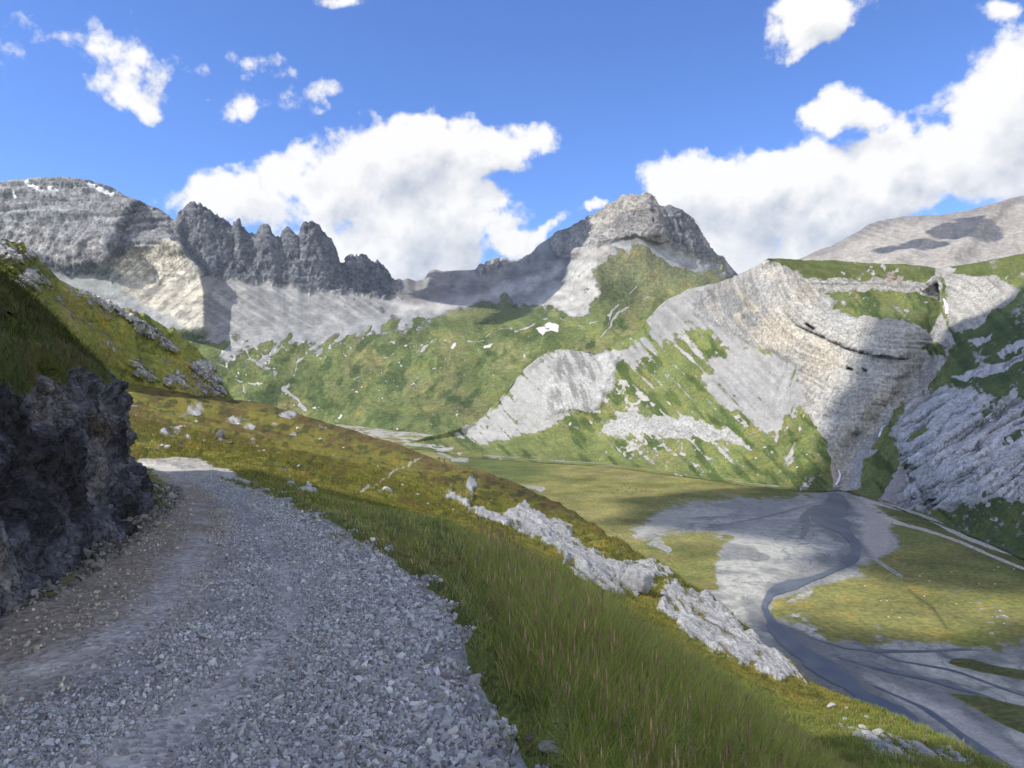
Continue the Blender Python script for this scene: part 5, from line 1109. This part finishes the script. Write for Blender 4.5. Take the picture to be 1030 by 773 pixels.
def build_things():
    def rockmat(name, c, s):
        t = NT(name); pos = t.n('ShaderNodeTexCoord').outputs['Object']
        n = t.noise(pos, 2.2*s, 8, 0.65); n2 = t.noise(pos, 9*s, 5, 0.65)
        f = t.math('MULTIPLY', t.mapr(n, 0.3, 0.7, 0.62, 1.25, False), t.mapr(n2, 0.3, 0.7, 0.85, 1.15, False))
        col = t.mixc(1.0, c, t.n('ShaderNodeCombineColor', ins={0: f, 1: f, 2: f}).outputs[0], 'MULTIPLY')
        t.bsdf(col, 0.9, t.math('ADD', n, t.math('MULTIPLY', n2, 0.4)), 0.9, 0.08, 0.15); return t.m
    white = rockmat('pale_limestone_boulder', (0.50, 0.49, 0.47), 1); dark = rockmat('dark_grey_boulder', (0.13, 0.13, 0.135), 1); grey = rockmat('blue_grey_boulder', (0.27, 0.275, 0.29), 1)
    shapes = [boulder_mesh(k) for k in range(6)]; cache = {}
    def boulder(p, wx, wy, wz, mat, label, group=None, sink=0.3, rz=None, sh=None):
        k = rng.integers(0, 6) if sh is None else sh
        key = (int(k), mat.name)
        if key not in cache:
            me = shapes[k].copy(); me.name = 'boulder'; me.materials.append(mat); cache[key] = me
        o = bpy.data.objects.new('boulder', cache[key]); C.objects.link(o)
        o.scale = (wx/2, wy/2, wz/2); o.rotation_euler = (rng.uniform(-.2, .2), rng.uniform(-.2, .2), rng.uniform(0, 6.28) if rz is None else rz)
        o.location = (p[0], p[1], p[2]+wz*(0.5-sink)-0.0); tag(o, label, 'boulder', group); return o
    def at(px, py, wpx, hpx, mat, label, group=None, sink=0.3, sh=None, depth=1.0, rz=None):
        p = near_point(px, py); sc = p[1]/F
        return boulder(p, wpx*sc, wpx*sc*depth, hpx*sc*1.3, mat, label, group, sink, rz, sh)
    at(638, 590, 34, 22, grey, 'big rounded blue grey boulder bulging from the white limestone outcrop on the slope edge', sh=1, depth=.9, rz=0.3)
    at(222, 440, 9, 9, dark, 'tall dark boulder standing in the sunlit meadow under the white rock patches', sh=2)
    at(231, 447, 7, 4, dark, 'low dark boulder just below the tall dark one in the sunlit meadow', sh=3)
    at(285, 476, 10, 6, dark, 'dark boulder in bright green grass just above the shaded verge', sh=4)
    at(293, 488, 9, 5, white, 'pale boulder below the dark one beside the shaded verge of the track', sh=0)
    at(309, 495, 15, 6, white, 'wide pale boulder nearest the shaded verge of the track', sh=5)
    at(388, 496, 12, 7, white, 'pale boulder in the meadow below the lower end of the footpath', sh=1)
    at(188, 466, 7, 3, white, 'flat pale stone on the meadow edge where the track bends', sh=2)
    at(148, 452, 5, 2.5, white, 'small pale stone in the meadow above the bend next to the rock cutting', sh=3)
    g = 'small pale stones strewn over the sunlit meadow'
    lb = 'small pale limestone stone lying among others in the sunlit meadow'
    for (x, y, s) in [(254, 445, 5), (259, 456, 4), (265, 454, 3), (259, 450, 3), (168, 451, 6), (163, 449, 3), (206, 444, 3), (300, 432, 4), (345, 452, 3), (352, 478, 3), (240, 428, 4), (322, 442, 3), (182, 430, 3), (198, 425, 3), (276, 437, 3), (420, 498, 3), (405, 489, 3), (455, 515, 4), (430, 508, 3), (470, 520, 5), (300, 470, 3), (380, 470, 2.5), (335, 465, 2.5)]:
        at(x, y, s*rng.uniform(.9, 1.4), s*0.7, white, lb, g)
    g = 'white stones breaking through the turf of the lower right slope'
    lb = 'white limestone stone poking out of the turf on the steep slope above the river'
    for (x, y, s) in [(836, 711, 8), (850, 724, 5), (852, 713, 4), (862, 741, 9), (884, 738, 11), (875, 750, 6), (901, 758, 10), (912, 753, 9), (939, 763, 8), (955, 753, 6), (947, 756, 5), (868, 733, 7), (893, 746, 6), (925, 759, 6), (905, 742, 5), (872, 722, 4), (930, 745, 5)]:
        at(x, y, s*rng.uniform(1.0, 1.5), s*0.5, white, lb, g)
    at(514, 651, 11, 10, white, 'white stone in the short grass beside the gravel edge', sh=0)
    at(551, 757, 22, 8, white, 'flat pale stone in the grass at the bottom beside the coarse gravel', sh=5, sink=.1)
    at(533, 746, 9, 10, grey, 'small upright grey stone between gravel edge and the flat pale stone', sh=2)
    # far pale boulders on the valley floor, and cattle
    g = 'pale boulders scattered over the valley floor'; lb = 'pale boulder lying on the green valley floor beside the river plain'
    for (x, y, s) in [(892, 605, 2), (886, 605, 1.6), (897, 614, 1.6), (894, 621, 2), (905, 622, 2.6), (903, 614, 1.5), (935, 585, 2.4), (925, 580, 2), (1000, 574, 2.2), (1004, 571, 2), (1020, 573, 1.8), (985, 588, 2), (957, 576, 1.6), (1001, 588, 2), (781, 485, 6), (788, 486, 5), (794, 487, 4), (733, 479, 3), (870, 590, 2), (842, 600, 1.8), (930, 600, 1.6), (962, 608, 1.6), (1006, 615, 2.2), (1010, 628, 2.4), (998, 621, 1.8)]:
        Y = floorY(y); boulder(P(x, y, Y), s*Y/F, s*Y/F, s*0.7*Y/F, white, lb, g)
    # rocks on the green slopes
    Pf = SHARED['fold']
    g = 'pale boulders below the folded cliff'; lb = 'pale boulder fallen on the green slope below the folded cliff'
    for (x, y, s) in [(748, 470, 2), (760, 462, 2.4), (802, 471, 3), (790, 460, 2), (730, 462, 2), (770, 452, 3), (700, 455, 2.2), (812, 458, 2), (680, 452, 2), (652, 455, 2), (720, 448, 2.4), (640, 448, 2), (785, 475, 1.8), (762, 478, 1.8)]:
        d = (Pf[0]-x)**2+(Pf[1]-y)**2; p = Pf[2][np.unravel_index(np.argmin(d), d.shape)]; s2 = s*p[1]/F
        boulder(p, s2, s2, s2*.8, white, lb, g)
    # ---- cattle
    def skin_obj(name, verts, edges, mat, parent=None, sub=1):
        me = bpy.data.meshes.new(name); me.from_pydata([v[:3] for v in verts], edges, []); me.materials.append(mat)
        o = bpy.data.objects.new(name, me); C.objects.link(o)
        if parent: o.parent = parent
        m = o.modifiers.new('skin', 'SKIN'); me.skin_vertices.new(name='') if not me.skin_vertices else None
        for sv, v in zip(me.skin_vertices[0].data, verts): sv.radius = (v[3], v[4] if len(v) > 4 else v[3])
        me.skin_vertices[0].data[0].use_root = True
        s = o.modifiers.new('smooth', 'SUBSURF'); s.levels = s.render_levels = sub
        return o
    def plain(name, c, r=0.8):
        t = NT(name); pos = t.n('ShaderNodeTexCoord').outputs['Object']; n = t.noise(pos, 6, 4, 0.6); f = t.mapr(n, .3, .7, .8, 1.2, False)
        t.bsdf(t.mixc(1.0, c, t.n('ShaderNodeCombineColor', ins={0: f, 1: f, 2: f}).outputs[0], 'MULTIPLY'), r); return t.m
    hide = plain('brown_cattle_hide', (0.035, 0.025, 0.02)); 
    def cow(loc, rz, label, group, src=None):
        if src is None:
            v = [(0, 0, .98, .34, .38), (-.55, 0, 1.0, .30, .36), (.5, 0, 1.0, .29, .36), (.85, 0, 1.12, .17, .22), (1.08, 0, 1.02, .13, .15), (1.32, 0, .80, .08, .09),
                 (.5, .2, .62, .12), (.5, .2, .36, .065), (.52, .2, .03, .06), (.5, -.2, .62, .12), (.5, -.2, .36, .065), (.52, -.2, .03, .06),
                 (-.6, .2, .66, .16), (-.72, .2, .38, .07), (-.66, .2, .03, .06), (-.6, -.2, .66, .16), (-.72, -.2, .38, .07), (-.66, -.2, .03, .06), (-.86, 0, 1.05, .06), (-.92, 0, .55, .03), (1.02, .2, 1.14, .04), (1.02, -.2, 1.14, .04)]
            e = [(0, 1), (0, 2), (2, 3), (3, 4), (4, 5), (2, 6), (6, 7), (7, 8), (2, 9), (9, 10), (10, 11), (1, 12), (12, 13), (13, 14), (1, 15), (15, 16), (16, 17), (1, 18), (18, 19), (4, 20), (4, 21)]
            o = skin_obj('cow', v, e, hide)
        else: o = src.copy(); C.objects.link(o)
        o.location = loc; o.rotation_euler = (0, 0, rz); tag(o, label, 'cow', group); return o
    src = None
    for (x, y) in [(621, 494), (625, 491), (629, 495), (633, 492), (636, 496), (640, 493), (645, 495), (628, 489), (617, 497), (650, 492)]:
        Y = floorY(y); q = P(x, y, Y); q[2] = FLOOR_Z+0.15
        src2 = cow(tuple(q), rng.uniform(0, 6.28), 'small dark cow grazing in the loose herd on the sunlit valley floor', 'dark cattle grazing on the valley floor', src)
        src = src or src2
    # ---- two walkers on the crest of the meadow
    skinm = plain('skin', (0.45, 0.28, 0.2)); jk1 = plain('black_jacket_cloth', (0.02, 0.02, 0.025)); jk2 = plain('dark_blue_jacket_cloth', (0.02, 0.03, 0.06)); tr = plain('dark_trouser_cloth', (0.03, 0.03, 0.035)); hair = plain('brown_hair', (0.05, 0.03, 0.02))
    def person(px, py, rz, jk, label, step):
        p = near_point(px, py, 7.0, 8.0)
        r = empty('person', (p[0], p[1], p[2]-0.03), rz); tag(r, label, 'person')
        s = step
        v = [(0, 0, .98, .13, .10), (0, 0, 1.22, .14, .10), (0, 0, 1.42, .15, .09), (0, 0, 1.52, .055), (0, .01, 1.62, .085, .095), (0, .01, 1.71, .075, .085),
             (.19, 0, 1.42, .05), (.25, -.06*s, 1.15, .042), (.24, .10*s, .92, .035), (.24, .14*s, .85, .03), (-.19, 0, 1.42, .05), (-.25, .08*s, 1.15, .042), (-.24, .22*s, .93, .035), (-.24, .27*s, .87, .03),
             (.09, 0, .90, .085), (.10, .10*s, .50, .06), (.10, .0, .10, .04), (.10, .14, .04, .04), (-.09, 0, .90, .085), (-.10, -.05*s, .50, .06), (-.10, -.24*s, .12, .04), (-.10, -.10*s, .05, .04), (0, .10, 1.62, .02)]
        e = [(0, 1), (1, 2), (2, 3), (3, 4), (4, 5), (2, 6), (6, 7), (7, 8), (8, 9), (2, 10), (10, 11), (11, 12), (12, 13), (0, 14), (14, 15), (15, 16), (16, 17), (0, 18), (18, 19), (19, 20), (20, 21), (4, 22)]
        skin_obj('body', v, e, skinm, r, 2)
        jv = [(a[0], a[1], a[2], a[3]*1.15+.01, (a[4] if len(a) > 4 else a[3])*1.15+.012) for a in v]
        skin_obj('jacket', [jv[k] for k in (0, 1, 2, 6, 7, 8, 10, 11, 12)], [(0, 1), (1, 2), (2, 3), (3, 4), (4, 5), (2, 6), (6, 7), (7, 8)], jk, r, 2)
        skin_obj('trousers', [jv[k] for k in (0, 14, 15, 16, 18, 19, 20)], [(0, 1), (1, 2), (2, 3), (0, 4), (4, 5), (5, 6)], tr, r, 2)
        skin_obj('hair', [(0, -.01, 1.66, .09, .10), (0, -.02, 1.74, .075, .085)], [(0, 1)], hair, r, 2)
    person(442, 463, 0.3, jk1, 'walker in black on the left of the pair on the meadow crest', 1.0)
    person(447.5, 464, -0.4, jk2, 'walker in dark blue on the right of the pair on the meadow crest', -0.8)
    # ---- waterfalls of the gorge
    wm = NT('white_falling_water'); pos = wm.n('ShaderNodeNewGeometry').outputs['Position']
    n = wm.noise(wm.vmath('MULTIPLY', pos, (1.2, 1.2, 0.12)), 1.0, 4, 0.6); c = wm.mixc(wm.mapr(n, .35, .65), (0.6, 0.65, 0.7), (0.9, 0.92, 0.94)); wm.bsdf(c, 0.5, n, 0.4, 0.3)
    def fall(pts, lab):
        qx = CX+F*Pf[2][..., 0]/Pf[2][..., 1]; qy = CY-F*Pf[2][..., 2]/Pf[2][..., 1]
        cen = []
        T1 = np.linspace(0, len(pts)-1, 14)
        for t in T1:
            x = np.interp(t, range(len(pts)), [q[0] for q in pts]); y = np.interp(t, range(len(pts)), [q[1] for q in pts]); w_ = np.interp(t, range(len(pts)), [q[2] for q in pts])
            d = (qx-x)**2+(qy-y)**2; p = Pf[2][np.unravel_index(np.argmin(d), d.shape)]; Yp = p[1]-2.0
            q = P(x, y, Yp); hw = w_*Yp/F*rng.uniform(.8, 1.2)
            cen.append([q+np.array([s*hw, -0.9*math.cos(s*1.4)-rng.uniform(0, .3), 0]) for s in (-1, -.5, 0, .5, 1)])
        Gr = np.array(cen); o = grid_mesh('waterfall', Gr, wm.m)
        so = o.modifiers.new('thick', 'SOLIDIFY'); so.thickness = 0.5
        tag(o, lab, 'waterfall')
    fall([(843, 473, 0.5), (845, 478, 0.9), (843, 484, 1.2), (841, 488, 1.3)], 'white waterfall at the foot of the gorge where the river enters the gravel fan')
    fall([(949, 301, 1.0), (952, 307, 1.6), (953, 316, 1.8)], 'small white waterfall dropping from the upper rim beside the dark cave')
    fall([(888, 429, 0.8), (886, 434, 1.2), (884, 440, 1.0)], 'thin white waterfall halfway down in the shaded gorge')
    # ---- leafy plants in the grass, bottom right
    lm = tint_mat('broad_leaves', 0.6, 10, 0.2, 0.3, 0.3)
    def plant(p, hgt, k):
        V = []; Fc = []; Cc = []; b = 0
        ns = 4
        for s in range(ns):
            az = rng.uniform(0, 6.28); ln = rng.uniform(.1, .4); H = hgt*rng.uniform(.7, 1.1)
            st = lambda t: np.array([math.cos(az)*ln*H*t*t, math.sin(az)*ln*H*t*t, H*t])
            for t in np.linspace(0.15, 1, 9):
                c = st(t)
                for q in range(2):
                    a = rng.uniform(0, 6.28); L = rng.uniform(.03, .055)*(1.15-0.5*t); up = rng.uniform(.1, .7)
                    d = np.array([math.cos(a), math.sin(a), up]); d /= np.linalg.norm(d); sd = np.cross(d, [0, 0, 1]); sd /= np.linalg.norm(sd)+1e-6
                    pts = [c, c+d*L*.35+sd*L*.2, c+d*L*.35-sd*L*.2, c+d*L*.75+sd*L*.17-np.array([0, 0, .1*L]), c+d*L*.75-sd*L*.17-np.array([0, 0, .1*L]), c+d*L-np.array([0, 0, .25*L])]
                    V += pts; Fc += [(b, b+1, b+2), (b+1, b+3, b+4), (b+1, b+4, b+2), (b+3, b+5, b+4)]; col = np.array([0.15, 0.21, 0.045])*rng.uniform(.7, 1.3); Cc += [col]*6; b += 6
                w = 0.003
            ts = np.linspace(0, 1, 5)
            for t0, t1 in zip(ts[:-1], ts[1:]):
                a0, a1 = st(t0), st(t1); e = np.array([.002, 0, 0]); V += [a0-e, a0+e, a1+e, a1-e]; Fc += [(b, b+1, b+2), (b, b+2, b+3)]; Cc += [np.array([0.10, 0.13, 0.04])]*4; b += 4
        return np.array(V), np.array(Fc), np.array(Cc)
    variants = []
    for k in range(3):
        V, Fc, Cc = plant(None, 0.42, k); o = raw_mesh('leafy_plant', V, Fc, lm, False, Cc, link=False); variants.append(o.data)
    sp = [(735, 735), (760, 725), (715, 750), (790, 742), (775, 758), (812, 752), (745, 765), (690, 740), (700, 772), (800, 775), (670, 765), (830, 768), (560, 740), (600, 755), (640, 745), (660, 725), (765, 790), (720, 790)][::2]
    for k, (x, y) in enumerate(sp):
        p = near_point(x, y+rng.uniform(30, 60)); o = bpy.data.objects.new('leafy_plant', variants[k % 3]); C.objects.link(o)
        o.location = tuple(p); o.rotation_euler = (0, 0, rng.uniform(0, 6.28)); o.scale = [rng.uniform(.75, 1.25)]*3
        tag(o, 'leafy green herb standing among the tall verge grass at the bottom', 'plant', 'leafy herbs among the tall verge grass')
# ------------------------------------------------------------------ sky
SKY_STRENGTH = 0.15; SUN_STRENGTH = 2.6; EXPOSURE = 1.15
CLOUDS = [  # px, py, rx, ry, rotation deg, weight   (directions seen in the photograph)
    (395, 165, 85, 42, -10, 1.0), (330, 195, 75, 38, 0, 0.95), (455, 148, 70, 30, 5, 0.95), (510, 150, 52, 20, -14, 0.75), (545, 140, 24, 8, -40, .45), (425, 225, 80, 40, 0, 1.0), (260, 200, 62, 30, 0, 0.8), (200, 192, 40, 22, -5, 0.6), (385, 255, 90, 35, 0, 0.95), (470, 232, 42, 22, 0, 0.7), (510, 248, 32, 14, -8, 0.75), (550, 232, 34, 9, -30, 0.5),
    (598, 212, 16, 7, 0, 0.55), (455, 262, 60, 22, 0, 0.8), (440, 128, 30, 16, 0, .6), (300, 185, 60, 26, 0, .7), (345, 160, 34, 18, -20, .6),
    (700, 195, 48, 36, 0, 1.0), (745, 215, 62, 58, 0, 1.05), (800, 200, 60, 45, 0, 1.0), (850, 205, 70, 50, 0, 1.0), (900, 180, 70, 42, -18, 1.0), (960, 155, 75, 38, -28, 1.0), (1010, 110, 60, 40, -35, 1.05), (1060, 110, 80, 70, -20, 1.1), (1000, 175, 60, 35, -10, 0.9), (760, 255, 60, 30, 0, 0.9), (830, 240, 70, 30, 0, .9),
    (835, 118, 26, 28, 20, 0.9), (865, 128, 34, 18, 10, 0.7), (740, 165, 12, 12, 0, .4), (720, 178, 30, 20, 0, .6), (815, 175, 55, 30, 0, .8), (1010, 195, 24, 12, 0, .6), (850, 150, 35, 18, 0, .45),
    (815, 15, 46, 26, -18, 0.85), (800, 42, 34, 14, -20, 0.6), (775, 12, 22, 14, 0, .5), (1005, 8, 34, 13, 5, 0.5), (345, 0, 30, 9, 5, 0.6),
    (130, 62, 40, 24, 35, 0.62), (140, 92, 26, 12, 0, 0.42), (160, 50, 45, 16, 30, 0.35), (205, 72, 34, 10, 20, 0.36), (258, 62, 32, 12, 8, 0.55), (272, 100, 38, 13, -12, 0.55), (210, 102, 8, 8, 0, 0.42), (38, 42, 36, 11, 12, 0.5), (5, 62, 20, 16, 0, 0.55), (15, 165, 30, 7, 0, 0.28), (110, 42, 20, 14, 0, .45), (245, 105, 16, 8, 0, .4),
    (1500, 200, 300, 90, 0, 1.0), (-700, 150, 300, 70, 0, 0.8), (-350, 60, 150, 40, 0, .6), (1350, -100, 160, 60, 0, 0.6)]
def build_sky():
    w = bpy.data.worlds.new('World'); bpy.context.scene.world = w; w.use_nodes = True
    t = w.node_tree; t.nodes.clear()
    # density group
    gr = bpy.data.node_groups.new('cloud_density', 'ShaderNodeTree')
    gr.interface.new_socket('Vector', in_out='INPUT', socket_type='NodeSocketVector')
    gr.interface.new_socket('Density', in_out='OUTPUT', socket_type='NodeSocketFloat')
    H = NT.__new__(NT); H.t = gr
    gi = H.n('NodeGroupInput'); go = H.n('NodeGroupOutput')
    d = gi.outputs[0]
    sp = H.n('ShaderNodeSeparateXYZ', ins={0: d})
    # (azimuth, elevation) expressed as the tangent plane of the northern sky
    ysafe = H.math('MAXIMUM', sp.outputs[1], 0.12)
    u = H.math('DIVIDE', sp.outputs[0], ysafe); v = H.math('DIVIDE', sp.outputs[2], ysafe)
    n0 = H.n('ShaderNodeTexNoise', ins={'Scale': 7.0, 'Vector': d, 'Detail': 5.0, 'Roughness': 0.6}).outputs['Color']
    wv = H.vmath('MULTIPLY', H.vmath('SUBTRACT', n0, (0.5, 0.5, 0.5)), (0.085, 0.085, 0.0))
    uv = H.vmath('ADD', H.n('ShaderNodeCombineXYZ', ins={0: u, 1: v, 2: 0.0}).outputs[0], wv)
    acc = None
    for (px, py, rx, ry, rot, wt) in CLOUDS:
        mp = H.n('ShaderNodeMapping', vector_type='TEXTURE')
        t_ = gr.links.new(uv, mp.inputs['Vector'])
        mp.inputs['Location'].default_value = ((px-CX)/F, (CY-py)/F, 0); mp.inputs['Rotation'].default_value = (0, 0, math.radians(-rot)); mp.inputs['Scale'].default_value = (rx*(2.0 if px > 320 or py > 130 else 3.0)/F, ry*(2.0 if px > 320 or py > 130 else 3.2)/F, 1)
        ln = H.n('ShaderNodeVectorMath', operation='LENGTH'); gr.links.new(mp.outputs[0], ln.inputs[0])
        e = H.mapr(ln.outputs['Value'], 0.0, 1.0, wt*(1.0 if rx > 50 else 1.1 if px > 300 else 1.12), 0.0)
        acc = e if acc is None else H.math('SMOOTH_MAX', acc, e, 0.12)
    front = H.mapr(sp.outputs[1], 0.12, 0.3)
    n1 = H.noise(d, 15.0, 8, 0.63); n2 = H.noise(d, 5.0, 4, 0.5)
    back = H.math('MULTIPLY', H.mapr(H.noise(d, 1.6, 3, 0.5), 0.36, 0.58), 1.1)  # unseen cloud cover behind the camera, added to brighten the shaded foreground
    accf = H.math('ADD', H.math('MULTIPLY', acc, front), H.math('MULTIPLY', back, H.math('SUBTRACT', 1.0, front)))
    vo = H.n('ShaderNodeTexVoronoi', feature='F1', ins={'Scale': 22.0, 'Vector': H.vmath('ADD', d, H.vmath('MULTIPLY', n0, (0.06, 0.06, 0.06))), 'Detail': 2.0})
    dd = H.math('ADD', H.math('MULTIPLY', accf, 1.15), H.math('MULTIPLY', H.math('SUBTRACT', n1, 0.5), 1.7))
    dd = H.math('ADD', dd, H.math('MULTIPLY', H.math('SUBTRACT', 0.38, vo.outputs['Distance']), 0.42))
    dd = H.math('MULTIPLY', dd, H.mapr(accf, 0.06, 0.26))
    gr.links.new(dd, go.inputs[0])
    W = NT.__new__(NT); W.t = t
    out = W.n('ShaderNodeOutputWorld')
    tc = W.n('ShaderNodeTexCoord').outputs['Generated']
    g1 = W.n('ShaderNodeGroup'); g1.node_tree = gr; t.links.new(tc, g1.inputs[0])
    sun_t = (float(TO_SUN[0])*0.035, 0.0, 0.035)
    g2 = W.n('ShaderNodeGroup'); g2.node_tree = gr; t.links.new(W.vmath('ADD', tc, sun_t), g2.inputs[0])
    D = g1.outputs[0]; D2 = g2.outputs[0]
    alpha = W.mapr(D, 0.15, 0.48)
    alpha = W.math('MULTIPLY', alpha, 0.97)
    dif = W.math('SUBTRACT', D, D2)
    dk = W.math('ADD', W.math('MULTIPLY_ADD', dif, 1.15, 0.52), W.mapr(D, 0.3, 1.15, 0.42, -0.06), clamp=True)
    ccol = W.mixc(dk, (0.48, 0.53, 0.62), (1.0, 0.985, 0.96))
    sky = W.n('ShaderNodeTexSky', sky_type='NISHITA'); sky.sun_disc = False; sky.sun_elevation = SUN_EL; sky.sun_rotation = SUN_AZ; sky.altitude = 2150; sky.air_density = 1.0; sky.dust_density = 0.6; sky.ozone_density = 3.0
    bg = W.n('ShaderNodeBackground', ins={'Strength': SKY_STRENGTH})
    skyc = W.mixc(1.0, sky.outputs[0], SKYTINT, 'MULTIPLY')
    t.links.new(skyc, bg.inputs['Color'])
    bc = W.n('ShaderNodeBackground', ins={'Color': ccol, 'Strength': W.mapr(W.n('ShaderNodeSeparateXYZ', ins={0: tc}).outputs[1], -0.3, 0.2, CLOUD_STRENGTH*2.0, CLOUD_STRENGTH)})  # added clouds behind the camera glow stronger, to lift the shade
    ms = W.n('ShaderNodeMixShader', ins={0: alpha}); t.links.new(bg.outputs[0], ms.inputs[1]); t.links.new(bc.outputs[0], ms.inputs[2])
    t.links.new(ms.outputs[0], out.inputs['Surface'])
    w.cycles.sampling_method = 'NONE'
CLOUD_STRENGTH = 0.48
SKYTINT = (0.40, 0.505, 0.72)
def build_light_camera():
    sc = bpy.context.scene
    s = bpy.data.lights.new('sun', 'SUN'); s.energy = SUN_STRENGTH; s.angle = math.radians(0.5); s.color = (1.0, 0.95, 0.87)
    so = bpy.data.objects.new('sun', s); C.objects.link(so)
    so.rotation_euler = Vector(TO_SUN).to_track_quat('Z', 'Y').to_euler()
    cam = bpy.data.cameras.new('camera'); co = bpy.data.objects.new('camera', cam); C.objects.link(co)
    cam.sensor_fit = 'HORIZONTAL'; cam.sensor_width = 36; cam.lens = 36*F/1030.0; cam.clip_start = 0.05; cam.clip_end = 80000
    co.location = (0, 0, 0); co.rotation_euler = (math.radians(90), 0, 0); sc.camera = co
    sc.view_settings.view_transform = 'Standard'; sc.view_settings.look = 'None'; sc.view_settings.gamma = 1; sc.view_settings.exposure = EXPOSURE; sc.view_settings.use_curve_mapping = False
    sc.cycles.max_bounces = 4; sc.cycles.diffuse_bounces = 2; sc.cycles.transparent_max_bounces = 6; sc.cycles.volume_bounces = 0
import time as _t
def T_(f):
    a = _t.time(); f(); print('TIME', f.__name__, round(_t.time()-a, 1))
for f in (build_sky, build_light_camera, build_head, build_far_right, build_fold, build_floor, build_midhill, build_near, build_wall, build_hill, build_haze, build_shade_clouds, build_gravel, build_grass, build_things): T_(f)
